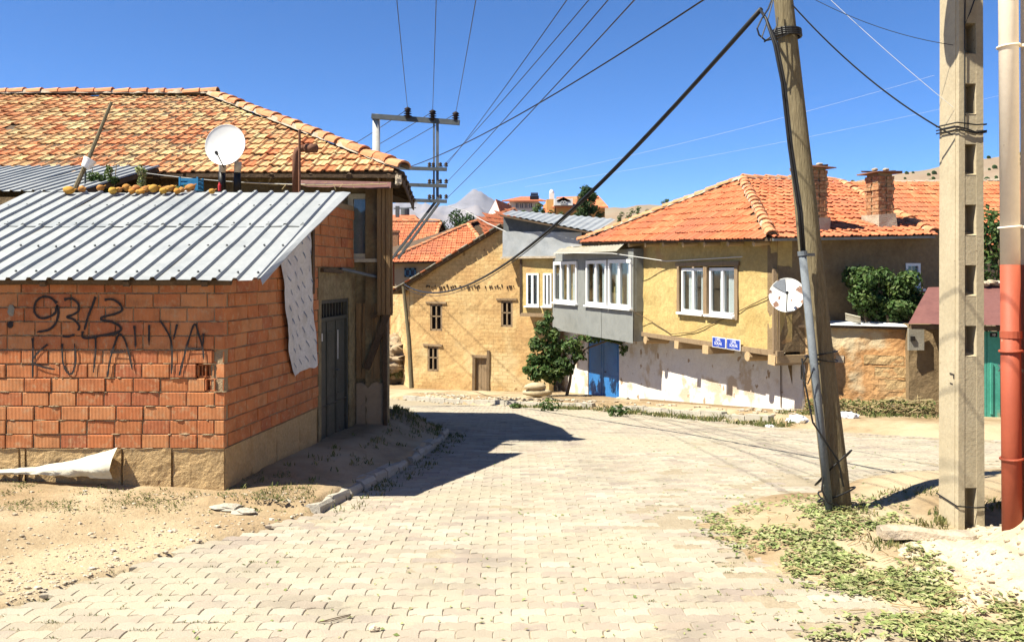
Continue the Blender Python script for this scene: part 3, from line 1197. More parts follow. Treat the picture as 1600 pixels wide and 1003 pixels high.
for row in range(20):
    z = .40 + row * RB
    s_ = 0.0 if (row % 2 and row < 12) else .095
    k = 0
    while s_ < 4.1:
        ln = BL * (.5 if (k == 0 and row % 4 == 2) else 1) + rng.uniform(-.012, .012)
        k += 1
        e = min(s_ + ln, 4.12)
        top_ok = z + RB < shed_roof_z(8.36 + s_ * .992) - .05
        top_ok = top_ok and z + RB < 3.1
        if z + RB < 2.19:
            e = min(e, 2.62)
        if top_ok and e - s_ > .05 and not (2.26 < s_ + ln / 2 < 2.40 and z > 1.9):
            brick(side_wall, FS, s_, e, z)
        s_ += ln
# mortar squeezed out of the joints
mb = MB()
for row in range(0, 13):
    z = .40 + row * RB
    s_ = -2.8
    while s_ < -.05:
        ln = rng.uniform(.015, .13)
        if rng.random() < .5:
            mb.blob(FF.p(s_ + ln / 2, z + rng.uniform(-.002, .003), -.004), (ln / 2, .010, rng.uniform(.004, .009)), seed=rng.random() * 60, amp=.8, nu=8, nv=4, freq=2)
        s_ += ln + rng.uniform(.0, .12)
mb.obj('squeezed_mortar', M_mortar, front_wall, kind='stuff')
# plinth of cast blocks
for a, c in ((-2.95, -2.0), (-1.995, -1.94), (-1.93, -1.0), (-.99, -.515), (-.505, 0.0)):
    mb = MB()
    wall(mb, FF, a, c - .006, -.35, .397, (), cell=.045, disp=.016, thick=.14, seed=a, freq=5)
    mb.obj('plinth_block', M_plinth, shed)
a = 0.005
for ln in (.62, .66, .70, .60):
    mb = MB()
    c = min(a + ln, 2.62)
    wall(mb, FS, a, c - .012, -.40, .397, (), cell=.06, disp=.014, thick=.14, seed=a + 9, freq=5)
    mb.obj('plinth_block', M_plinth, shed)
    a = c
# rendered bay with the steel door
mb = MB()
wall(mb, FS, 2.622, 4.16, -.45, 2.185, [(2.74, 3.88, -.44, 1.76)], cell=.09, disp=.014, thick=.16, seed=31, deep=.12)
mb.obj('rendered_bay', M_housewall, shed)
door_mat = pmat('old steel door', [(.055, .06, .05), (.085, .085, .068), (.065, .06, .05)], scale=2, rough=.6, bump=.15, var=.3, spots=((.05, .022, .015), 6, .68))
mb = MB()
rotS = FS.rot()
for a, c in ((2.74, 2.79), (3.83, 3.88)):
    mb.box(FS.p((a + c) / 2, .66, -.05), (c - a, .07, 2.2), rotS)
mb.box(FS.p(3.31, 1.735, -.05), (1.04, .07, .05), rotS)
mb.box(FS.p(3.31, 1.50, -.05), (1.04, .06, .045), rotS)
door = mb.obj('steel_door', door_mat, shed)
door['label'] = 'dark old steel double door with a barred transom'
for a, c in ((2.795, 3.05), (3.058, 3.41), (3.418, 3.825)):
    mb = MB()
    mb.box(FS.p((a + c) / 2, .53, -.065), (c - a, .03, 1.88), rotS)
    mb.box(FS.p((a + c) / 2, 1.0, -.045), (c - a - .10, .014, .66), rotS)
    mb.box(FS.p((a + c) / 2, .15, -.045), (c - a - .10, .014, .62), rotS)
    mb.box(FS.p(a + .015, .53, -.046), (.03, .018, 1.86), rotS)
    mb.obj('door_leaf', door_mat, door)
mb = MB()
mb.box(FS.p(3.31, 1.62, -.10), (1.04, .012, .2), rotS)
mb.obj('transom_pane', M_dark, door)
mb = MB()
for k in range(9):
    mb = MB()
    mb.tube([FS.p(2.83 + k * .12, 1.52, -.05), FS.p(2.83 + k * .12, 1.71, -.05)], .007, 5)
    mb.obj('transom_bar', door_mat, door)
mb = MB()
mb.tube([FS.p(3.36, .80, -.03), FS.p(3.37, .80, .03), FS.p(3.27, .80, .03)], .011, 6)
mb.obj('handle', M_steel, door)
for (a, z, w, h) in ((2.86, 1.27, .05, .10), (3.50, 1.13, .03, .40)):
    mb = MB()
    mb.box(FS.p(a, z, -.036), (w, .003, h), rotS)
    mb.obj('paper_notice', M_foil, door)
mb = MB()
mb.box(FS.p(2.33, 2.35, .01), (.07, .08, 1.0), rotS)
mb.obj('post', M_wood_dark, shed)
mb = MB()
mb.beam(FS.p(2.7, 2.15, .02), FS.p(3.5, 2.13, .02), .05, .05)
mb.obj('lintel', M_wood_dark, shed)
mb = MB()
mb.tube([FS.p(3.45, 2.17, .03), FS.p(4.25, 2.05, .32)], .022, 7)
mb.obj('bracket_pipe', M_conduit, shed)

# eave timber and metal roof
mb = MB()
mb.tube([(-5.8, 8.30, 2.03), (-4.6, 8.29, 2.045), (-3.4, 8.30, 2.03), (-2.72, 8.31, 2.04)], [.045, .05, .043, .05], 8)
mb.obj('eave_beam', M_wood_dark, shed)
for x in (-5.3, -4.5, -3.7, -2.95):
    mb = MB()
    mb.beam((x, 8.22, shed_roof_z(8.22) - .055), (x + .15, 10.86, shed_roof_z(10.86) - .055), .06, .05)
    mb.obj('rafter', M_wood_dark, shed)
roofS = MB()
slope = Vector((.0625, 1, .394)).normalized()
for course, (v0, ln, lift) in enumerate(((0.0, 1.70, 0.0), (1.58, 1.36, .012))):
    for k in range(4):
        x0 = -2.43 - .98 * (k + 1) + .025
        A = Vector((x0, 8.16, shed_roof_z(8.16))) + slope * v0 + Vector((0, 0, .01 + lift + .004 * (k % 2)))
        last = (k == 0)
        sh = ribbed_sheet(A, (1, 0, 0), slope, .98, ln, h=.028, ragged=.012, seed=k + course * 9)
        o = sh.obj('roof_sheet', M_galv, shed)
# a strip along the verge, widening up the slope, its low corner bent
mb = MB()
n = 10
for j in range(n + 1):
    t = j / n
    y = 8.16 + 2.74 * t
    xa = -2.43 + .175 * t + .015
    wv = .04 + .15 * t
    z = shed_roof_z(y) + .022
    cr = -.05 * (1 - t) ** 4 + .006 * nz(j * .9, 3)
    mb.v += [(xa, y, z), (xa + wv * .5, y, z + .01), (xa + wv, y, z + cr), (xa + wv, y, z + cr - .012)]
for j in range(n):
    for i in range(3):
        mb.f.append((j * 4 + i, j * 4 + i + 1, j * 4 + i + 5, j * 4 + i + 4)); mb.mi.append(0)
mb.obj('verge_strip', M_galv, shed)

scr = MB()
for k in range(21):
    for v in (.12, .85, 1.6, 2.3, 2.85):
        q_ = Vector((-2.43 - .98 * (k // 5 + 1) + .025 + .195 * (k % 5) + .16, 8.16, shed_roof_z(8.16))) + slope * (v + rng.uniform(-.03, .03)) + Vector((0, 0, .05))
        scr.blob(q_, (.013, .013, .011), nu=6, nv=4)
scr.obj('roof_screws', M_steel, shed, kind='stuff')
# sprayed writing on the front
strokes = [
    [(400, 150), (350, 110), (290, 110), (250, 150), (245, 210), (280, 250), (330, 250), (385, 220), (400, 165), (410, 220), (390, 290), (340, 335), (260, 350)],
    [(450, 125), (500, 118), (545, 150), (550, 200), (510, 230), (470, 245), (520, 265), (555, 310), (545, 340)],
    [(668, 105), (645, 170), (620, 230), (600, 300), (590, 335)],
    [(730, 125), (790, 125), (840, 160), (850, 200), (800, 225), (720, 245), (710, 265), (780, 280), (835, 310), (840, 340), (780, 360), (700, 375)],
    [(580, 345), (580, 385), (640, 390), (700, 375), (760, 370), (830, 355)],
    [(232, 390), (235, 480), (232, 560), (230, 665)], [(335, 435), (270, 490), (225, 550)], [(225, 560), (300, 590), (385, 608)],
    [(438, 430), (440, 540), (460, 610), (490, 640), (515, 620), (530, 540), (522, 430)], [(440, 378), (480, 380), (525, 365)],
    [(668, 380), (668, 480), (655, 630)],
    [(750, 660), (775, 520), (810, 410), (835, 365), (870, 400), (900, 500), (925, 610)], [(770, 490), (880, 488)],
    [(938, 305), (945, 400), (945, 460)], [(1040, 300), (1040, 440)],
    [(1115, 270), (1150, 320), (1190, 400), (1200, 500), (1195, 640)], [(1235, 295), (1210, 400)],
    [(1250, 650), (1280, 530), (1310, 420), (1355, 295), (1385, 370), (1410, 450), (1420, 540)], [(1290, 465), (1410, 465)], [(1418, 360), (1415, 440)]]
mb = MB()
for q, st in enumerate(strokes):
    pts = [Vector((((zx / 4.444) - 800) / F * 8.36, 8.3475 - q * .0003, EYE - (440 + zy / 4.444 - 428) / F * 8.36)) for zx, zy in st]
    fine = []
    for i in range(len(pts) - 1):                      # Catmull-Rom
        p0, p1, p2, p3 = pts[max(i - 1, 0)], pts[i], pts[i + 1], pts[min(i + 2, len(pts) - 1)]
        for k in range(6):
            t = k / 6
            fine.append(.5 * ((2 * p1) + (p2 - p0) * t + (2 * p0 - 5 * p1 + 4 * p2 - p3) * t * t + (3 * p1 - p0 - 3 * p2 + p3) * t ** 3))
    fine.append(pts[-1])
    for i, p in enumerate(fine):
        d = (fine[min(i + 1, len(fine) - 1)] - fine[max(i - 1, 0)]).normalized()
        up = Vector((-d.z, 0, d.x))
        upper = q in (0, 1, 2, 3, 4)
        w = (.0115 if upper or q == 9 else .0095) * (1 + .35 * nz(i * .4, q)) * (1.25 if i < 2 else (.6 if i > len(fine) - 3 else 1))
        mb.v += [tuple(p + up * w), tuple(p - up * w)]
    b = len(mb.v) - 2 * len(fine)
    for i in range(len(fine) - 1):
        mb.f.append((b + 2 * i, b + 2 * i + 1, b + 2 * i + 3, b + 2 * i + 2)); mb.mi.append(0)
mb.obj('sprayed_writing', M_paint_black, front_wall)
for zx, zy, rx, rz, mt in ((80, 200, .036, .055, M_asb), (75, 300, .03, .034, M_paint_black)):
    mb = MB()
    c = Vector(((zx / 4.444 - 800) / F * 8.36, 8.353, EYE - (440 + zy / 4.444 - 428) / F * 8.36))
    mb.blob(c, (rx, .004, rz), seed=zx)
    mb.obj('paint_blot', mt, front_wall)

# insulation sheet hanging on the side wall
mb = MB()
prn = MB()
ns_, nz_ = 12, 26


def foil_pt(a, b, off=0.0):
    s0 = lerp_pts([(0, 1.45), (.5, 1.55), (.8, 1.66), (1, 1.88)], b)
    s1 = lerp_pts([(0, 2.36), (.3, 2.44), (1, 2.56)], b)
    z = 2.50 + .22 * a - b * (1.60 + .16 * a) + .03 * nz(a * 4, 1, 2) * b
    nrm = .04 + .028 * nz(a * 3, b * 4, 6) + .014 * nz(a * 9, b * 11, 2) + .03 * math.sin(a * 5 + b * 3) * b
    return FS.p(s0 + (s1 - s0) * a - .15, z, nrm + off)


for j in range(nz_ + 1):
    for i in range(ns_ + 1):
        mb.v.append(tuple(foil_pt(i / ns_, j / nz_)))
for j in range(nz_):
    for i in range(ns_):
        q = j * (ns_ + 1) + i
        mb.f.append((q, q + ns_ + 1, q + ns_ + 2, q + 1)); mb.mi.append(0)
foil = mb.obj('insulation_sheet', M_foil, smooth=True)
tag(foil, 'pale printed insulation sheet hanging down the brick side wall', 'sheet')
for j in range(9):
    for i in range(4):
        a, b = .12 + i * .24 + .08 * (j % 2), .06 + j * .105
        if a > .93:
            continue
        for q in range(4):
            a0, b0 = a + q * .022, b + q * .012
            prn.quad(foil_pt(a0, b0, .004), foil_pt(a0, b0 + .014, .004), foil_pt(a0 + .016, b0 + .022, .004), foil_pt(a0 + .016, b0 + .008, .004))
prn.obj('print', M_print, foil, kind='stuff')

# canvas and stones at the foot of the front wall
mb = MB()
n = 26
for i in range(n + 1):
    t = i / n
    x = -5.2 + 1.37 * t
    top = .20 + .22 * t ** 2.2
    bot = .17 - .02 * t - .03 * max(0, t - .6)
    for j in range(7):
        k = j / 6
        mb.v.append((x + .02 * nz(j, t * 8), 8.33 - .05 * math.sin(k * 3.1) * (1 + t) - .10 * k * t - .045 * nz(t * 12, k * 4, 1) - .02 * nz(t * 30, k * 7, 3), top + (bot - top) * k + .012 * nz(t * 11, k * 4, 3)))
for i in range(n):
    for j in range(6):
        q = i * 7 + j
        mb.f.append((q, q + 1, q + 8, q + 7)); mb.mi.append(0)
o = mb.obj('canvas_scrap', M_tarp, smooth=True)
tag(o, 'dirty pale canvas scrap rucked up at the foot of the brick front', 'canvas')
for q, (x, y, r_, lab) in enumerate(((-2.62, 7.93, (.15, .09, .035), 'larger flat pale stone by the shed corner'), (-2.44, 7.84, (.11, .06, .03), 'smaller flat pale stone in front of the shed corner'))):
    mb = MB(); mb.blob((x, y, ground_z(x, y) + .015), r_, seed=q, amp=.5, nu=12)
    tag(mb.obj('stone', M_kerb, None), lab, 'stone')

# ------------------------------------------------------------------ left: old tiled house behind the shed
house = thing('old_house', 'old house with a hipped roof of orange and yellowed tiles behind the shed', 'house', (-3.5, 12.6, 0))
HF = Frame((-9.5, 12.6), (1, 0))
mb = MB()
wall(mb, HF, 0, 7.66, -.6, 3.50, [(7.12, 7.46, 2.34, 3.25)], cell=.16, disp=.02, thick=.3, seed=12)
mb.obj('front_wall', M_housewall, house)
mb = MB()
wall(mb, Frame((-1.845, 12.58), (-0.20, 1)), 0.0, 5.0, -1.6, 3.5, (), cell=.3, disp=.02, seed=14)
mb.obj('side_wall', M_housewall, house)
wn_ = window(house, HF, 7.10, 7.50, 2.32, 3.27, 1, inset=-.02, frame=.075, mat=pmat('old cream paint', [(.50, .46, .34), (.58, .53, .40)], bump=.2), curtain=False, sill=True, backing=False)
mb = MB(); mb.box(HF.p(7.29, 2.8, -.035), (.36, .01, .95), HF.rot()); mb.obj('curtain', pmat('grey curtain', [(.30, .31, .32), (.38, .39, .40)], scale=5, bump=0), wn_)
# jettied corner clad in planks
corner = MB()
corner.box((-1.86, 12.53, 2.55), (.19, .14, 1.9))
co = corner.obj('jetty', M_plank, house)
for k in range(3):
    mb = MB()
    mb.box((-1.925 + k * .065, 12.445 - .004 * (k % 2), 2.5 + .03 * k), (.058, .022, 2.0 + .05 * k), jit=.006)
    mb.obj('plank', M_plank, co)
for k in range(2):
    mb = MB()
    mb.box((-1.752 - .012 * k, 12.50 + k * .08, 2.5 + .02 * (k % 3)), (.022, .075, 2.0), jit=.006)
    mb.obj('plank', M_plank, co)
mb = MB()
mb.beam((-1.80, 12.50, 1.55), (-2.12, 12.50, .72), .10, .09)
mb.beam((-1.86, 12.48, 1.62), (-2.02, 12.48, 1.46), .04, .04)
mb.obj('brace', M_wood_dark, house)
for k in range(5):
    mb = MB()
    mb.box((-2.235 + k * .088, 12.555 - .004 * (k % 2), 1.12), (.078, .022, 1.1), jit=.008)
    mb.obj('plank', M_plank, house)
mb = MB()
wall(mb, Frame((-2.27, 12.525), (1, 0)), 0, .40, -.3, lambda s: .50 + .16 * nz(s * 9, 4), (), cell=.06, disp=.012, thick=.05, seed=8, freq=6)
mb.obj('plaster_foot', M_plaster_g, house)
mb = MB(); mb.box((-1.852, 12.535, .7), (.06, .08, 1.9)); mb.obj('corner_post', M_wood_dark, house)

E = Vector((-1.53, 12.2, 3.55)); RG = Vector((-5.76, 16.4, 5.50))
EL = Vector((-10.5, 12.2, 3.55)); RL = Vector((-10.5, 16.4, 5.50))
Ms = Vector((-1.62, 14.3, 3.34)); Mb = Vector((-3.0, 18.6, 3.7))
mb = MB()
solid(mb, [EL, E, RG, RL], .06)
solid(mb, [E, Ms, Mb, RG], .06)
solid(mb, [RL, RG, Mb, Vector((-10.5, 20.6, 3.55))], .06)
roofH = mb.obj('roof', M_wood_dark, house)
V = (RL - EL).normalized()
sl_len = (RL - EL).length
hip_u = RG.x - EL.x
tiled_slope(roofH, EL + Vector((0, 0, .012)), (1, 0, 0), V, [(0, -.04), (E.x - EL.x + .02, -.04), (hip_u, sl_len), (0, sl_len)], .205, .283, M_tile_old, 300, seed=5, jit=.008, gaps=.004, sag=.03)
ridge_run(roofH, E + Vector((0.0, 0.0, .055)), RG + Vector((0, 0, .055)), .115, .335, M_tile_ridge, M_lime)
ridge_run(roofH, RG + Vector((.15, 0, .06)), RL + Vector((0, 0, .06)), .11, .335, M_tile_ridge, M_lime)
# ragged eave: boards, rafters, rusty strip, loose lath
for k in range(12):
    x = -1.75 - k * .55
    mb = MB()
    mb.tube([(x, 12.16 + rng.uniform(-.05, .05), 3.47), (x, 12.9, 3.80)], .045, 7)
    mb.obj('rafter_end', M_wood_dark, roofH)
for x0, x1, y, z, h in ((-4.6, -1.56, 12.13, 3.49, .05), (-3.2, -1.60, 12.19, 3.37, .08), (-7.5, -4.65, 12.14, 3.50, .04)):
    mb = MB()
    mb.beam((x0, y, z), (x1, y + .01, z - .01), .03, h)
    mb.obj('fascia_board', M_wood_dark, roofH)
mb = MB()
n = 14
for i in range(n + 1):
    t = i / n
    x = -3.05 + 1.35 * t
    mb.v += [(x, 12.07, 3.42 - .03 * t + .012 * nz(i, 1)), (x, 12.03, 3.33 - .04 * t + .03 * nz(i * .7, 5))]
for i in range(n):
    mb.f.append((2 * i, 2 * i + 1, 2 * i + 3, 2 * i + 2)); mb.mi.append(0)
mb.obj('rusty_strip', M_rust_sheet, roofH)
for k in range(6):
    y = 12.25 + k * .36
    t = k / 5.8
    xe = -1.53 - .09 * t
    z = 3.55 - .21 * t
    mb = MB()
    mb.tube([(xe + .02, y, z - .07 - .03 * rng.random()), (-1.95, y + .05, z + .06)], .04, 6)
    mb.beam((xe - .02, y - .10, z - .10 - .05 * rng.random()), (xe - .03, y + .24, z - .15), .02, .12)
    mb.obj('rafter_end', M_wood_dark, roofH)
mb = MB()
mb.blob((-1.60, 12.10, 3.42), (.05, .04, .07), seed=3, amp=.6)
mb.obj('mortar_lump', M_lime, roofH)
mb = MB()
mb.tube(catenary((-3.9, 12.0, 3.38), (-1.75, 12.02, 3.36), .03), .007, 5)
for k in range(16):
    x = -3.8 + k * .13
    mb.tube([(x, 12.0, 3.36), (x + rng.uniform(-.06, .06), 11.98, 3.36 + rng.uniform(-.09, .09))], .004, 4)
mb.obj('loose_laths', M_straw, roofH)

# terrace between shed roof and house, and the upper metal roof to its left
mb = MB()
mb.box((-5.3, 11.72, 3.02), (5.4, 1.72, .10))
mb.box((-5.3, 10.98, 2.82), (5.2, .12, .42))
t_ = mb.obj('terrace', M_brownwall, house)
lean = thing('metal_lean_to', 'grey ribbed metal roof beside the tiled slope, behind the pumpkins', 'roof', (-7, 11, 2.9))
A1 = Vector((-4.985, 12.15, 3.60)); B1 = Vector((-5.50, 10.90, 3.13))
vv = (A1 - B1)
for k in range(4):
    A = B1 + Vector((-.98 * (k + 1), 0, 0)) + Vector((0, 0, .02 + .003 * (k % 2)))
    sh = ribbed_sheet(A, (1, 0, 0), vv, .98, vv.length, seed=20 + k, pitch=.14, h=.02)
    sh.obj('roof_sheet', M_galv, lean)
mb = MB()
mb.beam(B1 + Vector((-.04, 0, -.03)), A1 + Vector((-.04, 0, -.03)), .07, .06)
mb.obj('rafter', M_wood_dark, lean)

# --- things on the terrace and on the roofs
zt = lambda x, y: shed_roof_z(min(y, 11.28)) + .05
pump = [(108, 300, .085), (128, 297, .075), (157, 300, .07), (176, 299, .075), (185, 296, .06), (198, 299, .08), (206, 303, .06), (213, 300, .085), (202, 305, .055), (216, 306, .05), (228, 299, .075), (234, 301, .07), (221, 297, .06),
        (240, 297, .09), (249, 304, .06), (255, 298, .07), (262, 300, .075), (269, 296, .07), (277, 299, .065), (284, 298, .06), (297, 300, .08), (331, 299, .06)]
for q, (px, py, r_) in enumerate(pump):
    D = 10.76 + .12 * ((q * 7) % 3) / 2
    x = XP(px, D)
    z = shed_roof_z(D) + .045 + r_ * .55
    mb = MB()
    long_ = 1.5 if q % 4 == 0 else 1.1
    Mx = Matrix.Translation((x, D, z)) @ Matrix.Rotation(rng.uniform(-.6, .6), 4, 'Z') @ Matrix.Rotation(rng.uniform(-.3, .3), 4, 'Y')
    vs = MB().blob((0, 0, 0), (r_ * .62 * long_, r_ * .6, r_ * .58), seed=q, amp=.12, nu=12, nv=8)
    mb.add([Mx @ Vector(p) for p in vs.v], vs.f)
    tg = Mx @ Vector((r_ * .6 * long_, 0, .01))
    mb.tube([tg - Vector((.01, 0, 0)), tg + Vector((.025, 0, .015))], .008, 5)
    o = mb.obj('pumpkin', M_pump, smooth=True)
    if q == 0:
        lab, grp = 'leftmost orange pumpkin at the foot of the leaning stick', None
    elif q == len(pump) - 1:
        lab, grp = 'rightmost round pumpkin lying alone below the blue crate', None
    elif q == len(pump) - 2:
        lab, grp = 'long yellow-orange pumpkin next to last at the right end of the row', None
    else:
        lab, grp = 'orange or yellow pumpkin in the crowded row along the metal roof top', 'pumpkins drying on the shed roof'
    tag(o, lab, 'pumpkin', grp)

mb = MB()
a, b = P(116, 298, 10.9), P(174, 160, 11.2)
mb.tube([a, a + (b - a) * .4 + Vector((.012, 0, 0)), b], [.030, .026, .02], 8)
o = mb.obj('leaning_stick', M_pole)
tag(o, 'long grey wooden stick leaning up against the tiled slope', 'stick')
c = P(137, 256, 10.95)
mb = MB()
Mx = Matrix.Translation(c) @ Matrix.Rotation(R(25), 4, 'Y') @ Matrix.Rotation(R(-15), 4, 'X')
mb.lathe([(.052, -.06), (.078, .045), (.084, .05), (.084, .062), (.074, .062), (.05, -.045)], Mx, 18)
tag(mb.obj('bucket', M_bucket, smooth=False), 'small white plastic bucket hung on the leaning stick', 'bucket')
mb = MB()
mb.tube([P(133, 262, 11.25), P(133, 300, 11.25)], .012, 6)
tag(mb.obj('iron_rod', M_steel), 'short thin dark rod standing under the white bucket', 'rod')

for q, (px, py, rx, rz, n_, lab, mt) in enumerate(((147, 287, .20, .17, 500, 'straggly tomato plant with dry leaves under the white bucket', M_leaf), (176, 276, .10, .16, 160, 'thin sparse plant right of the tomato plant', M_leaf),
                                           (222, 280, .07, .20, 260, 'bright green vine climbing a thin cane behind the pumpkins', M_litter), (288, 297, .14, .06, 170, 'low green plant in front of the blue crate', M_leaf))):
    c = P(px, py, 11.4)
    r2 = random.Random(q + 40)
    t = thing('potted_plant', lab, 'plant', (c.x, c.y, c.z - rz))
    mb = MB()
    for k in range(5):
        clump(mb, c + Vector((r2.uniform(-.6, .6) * rx, 0, r2.uniform(-.7, .7) * rz)), (rx * .5, .08, rz * .4), n_ // 5, .055, r2)
    mb.obj('foliage', mt, t)
    mb = MB()
    for k in range(4):
        mb.tube([c + Vector((r2.uniform(-.3, .3) * rx, 0, -rz - .05)), c + Vector((r2.uniform(-.6, .6) * rx, 0, rz * r2.uniform(.5, 1.3)))], .005, 5)
    mb.obj('stem', M_straw, t)
c = P(299, 288, 11.5)
crate = thing('crate', 'small bright blue plastic crate on the terrace left of the satellite dish', 'crate', (c.x, c.y, c.z - .08))
for k in range(3):
    mb = MB()
    z = c.z - .06 + k * .055
    for s1_, s2_, w_, d_ in ((0, -.1, .24, .012), (0, .1, .24, .012), (-.12, 0, .012, .2), (.12, 0, .012, .2)):
        mb.box((c.x + s1_, c.y + s2_, z), (w_, d_, .035))
    mb.obj('slat_ring', M_crate, crate)
for sx, sy in ((-1, -1), (1, -1), (1, 1), (-1, 1)):
    mb = MB(); mb.box((c.x + sx * .117, c.y + sy * .097, c.z), (.022, .022, .17)); mb.obj('corner_post', M_crate, crate)
mb = MB(); mb.blob(P(281 + 45 - 28, 299, 11.25), (.075, .05, .022), seed=4, nu=12)
tag(mb.obj('folded_cloth', M_bagw), 'white folded bag lying on the metal roof below the blue crate', 'bag')
c = P(343, 292, 11.45)
mb = MB(); mb.lathe([(.02, -.055), (.022, .02), (.012, .04), (.010, .06)], Matrix.Translation(c), 10)
tag(mb.obj('red_bottle', pmat('red plastic', [(.55, .04, .05), (.6, .05, .06)], bump=0)), 'small red bottle standing left of the dish posts', 'bottle')

# satellite dish on wrapped posts
c = P(354, 228, 11.5)
dish = thing('satellite_dish', 'plain white satellite dish on two wrapped posts above the shed roof', 'dish', (c.x, c.y, 3.2))


def dish_mb(r_, depth, n=28):
    m = MB()
    prf = [(0.001, 0)] + [(r_ * k / 8, depth * (k / 8) ** 2) for k in range(1, 9)] + [(r_ * 1.015, depth + .004), (r_ * 1.015, depth - .012)] + [(r_ * k / 8, depth * (k / 8) ** 2 - .014) for k in range(7, 0, -1)]
    return m.lathe(prf, None, n)


def aim(c, d, roll=0.0):
    return Matrix.Translation(c) @ Vector(d).to_track_quat('Z', 'Y').to_matrix().to_4x4() @ Matrix.Rotation(roll, 4, 'Z')


dm = dish_mb(.277, .045)
Mx = aim(c, (-.12, -1, .16))
mb = MB(); mb.add([Mx @ Vector(p) for p in dm.v], dm.f); mb.obj('reflector', M_dish, dish, smooth=True)
lnb = P(339, 240, 11.22)
mb = MB()
mb.tube([P(350, 262, 11.46), P(345, 252, 11.3), lnb], .008, 6)
ar = mb.obj('feed_arm', M_black, dish)
mb = MB(); mb.tube([lnb + Vector((-.01, .03, 0)), lnb + Vector((0, -.03, .01))], .022, 8); mb.obj('feed_horn', M_black, dish)
for px in (347, 371):
    mb = MB()
    mb.tube([P(px, 302, 11.6), P(px, 268, 11.6)], [.055, .045], 9)
    mb.obj('post_wrap', M_black, dish, smooth=True)
    mb = MB()
    mb.tube([P(px, 270, 11.6), P(px + 1, 253, 11.6)], [.046, .05], 9)
    mb.obj('post', M_tarp, dish, smooth=True)

# rusty stove pipe with elbow
pipe = thing('stove_pipe', 'rusty stove pipe with an elbow rising by the tiled eave', 'pipe', P(462, 300, 11.6))
mb = MB()
mb.tube([P(462, 302, 11.6), P(462, 245, 11.6), P(464, 237, 11.6), P(469, 233, 11.6), P(478, 232, 11.6)], .047, 12)
mb.obj('pipe', M_rust, pipe, smooth=True)
mb = MB(); mb.tube([P(478, 232, 11.6), P(494, 232, 11.55)], [.06, .062], 12); mb.obj('outlet', M_rust, pipe, smooth=True)
mb = MB(); mb.tube([P(478, 232, 11.598), P(480, 232, 11.598)], [.067, .067], 12); mb.obj('collar', M_rust, pipe)
mb = MB(); mb.tube([P(468, 302, 11.5), P(468, 204, 11.5)], .018, 6)
tag(mb.obj('iron_post', M_rust), 'thin rusty iron post standing in front of the stove pipe', 'post')
mb = MB()
mb.tube(catenary(P(222, 270, 11.7), P(520, 288, 11.7), .05), .005, 5)
tag(mb.obj('clothes_line', M_wire_pale), 'pale clothes line strung along the terrace under the tiled eave', 'wire')

# ------------------------------------------------------------------ right: ochre house with zinc-clad bay
def fs_(fr, px):
    a = (px - 800) / F
    return (a * fr.O.y - fr.O.x) / (fr.U.x - a * fr.U.y)


def ray_plane(px, py, p0, n):
    d = Vector(((px - 800) / F, 1, -(py - 428) / F))
    o = Vector((0, 0, EYE))
    return o + d * ((Vector(p0) - o).dot(n) / d.dot(n))


och = thing('ochre_house', 'ochre rendered house with jettied upper floor, white lower wall and red hipped roof', 'house', (5.99, 17.69, -.8))
RF = Frame((5.416, 17.5), (.311, -.950))            # upper street front, s = 0 at the near corner
RLW = Frame((5.99, 17.69), (.311, -.950))           # lower front, set back
RS = Frame((5.416, 17.5), (.95, .311))              # side towards the yard
win = (-4.02, -1.50, 1.14, 2.27)
mb = MB()
wall(mb, RF, -12.1, 0, .50, 2.98, [win], cell=.13, disp=.022, thick=.35, seed=41, freq=2.2, deep=.2)
mb.obj('upper_wall', M_adobe2, och)
mb = MB()
wall(mb, RLW, -15.5, 0, lambda s: prof(17.69 - .95 * s) - .15, .36, [(-11.2, -8.8, prof(27) - .1, .30)], cell=.16, disp=.02, thick=.35, seed=43, freq=1.6, deep=.16)
mb.obj('lower_wall', M_white, och)
mb = MB()
sw = (fs_(RS, 1415), fs_(RS, 1438), 1.78, 2.33)
wall(mb, RS, 0, 5.0, lambda s: .50 if s < .6 else -1.1, 2.98, [sw], cell=.18, disp=.025, thick=.35, seed=44, freq=1.8)
mb.obj('yard_wall', M_brownwall, och)
mb = MB()
mb.add([RF.p(-12.1, .49, -.02), RF.p(0, .49, -.02), RF.p(0, .49, -.62), RF.p(-12.1, .49, -.62)], [(0, 3, 2, 1)])
mb.obj('jetty_soffit', M_wood_dark, och)
rotR = RF.rot()
mb = MB()
mb.beam(RF.p(-6.1, .475, -.03), RF.p(.06, .475, -.03), .16, .11)
mb.obj('sill_beam', M_wood, och)
for q, (px, sq) in enumerate(((1011, 0), (1061, 1), (1107, 1), (1171, 0), (1211, 1))):
    s_ = fs_(RF, px)
    mb = MB()
    ang = rng.uniform(-.06, .06)
    if sq:
        mb.box(RF.p(s_, .335, -.27), (.24 if q != 1 else .2, .70, .20), rotR @ Matrix.Rotation(ang, 3, 'Y'), jit=.012)
    else:
        mb.tube([RF.p(s_, .33, .06), RF.p(s_ + .02, .33, -.62)], .105, 10)
    mb.obj('joist_end', M_wood_pale, och)
mb = MB()
mb.beam(RS.p(-.05, .36, -.02), RS.p(1.2, .36, -.02), .13, .16)
mb.obj('joist_end', M_wood_pale, och)
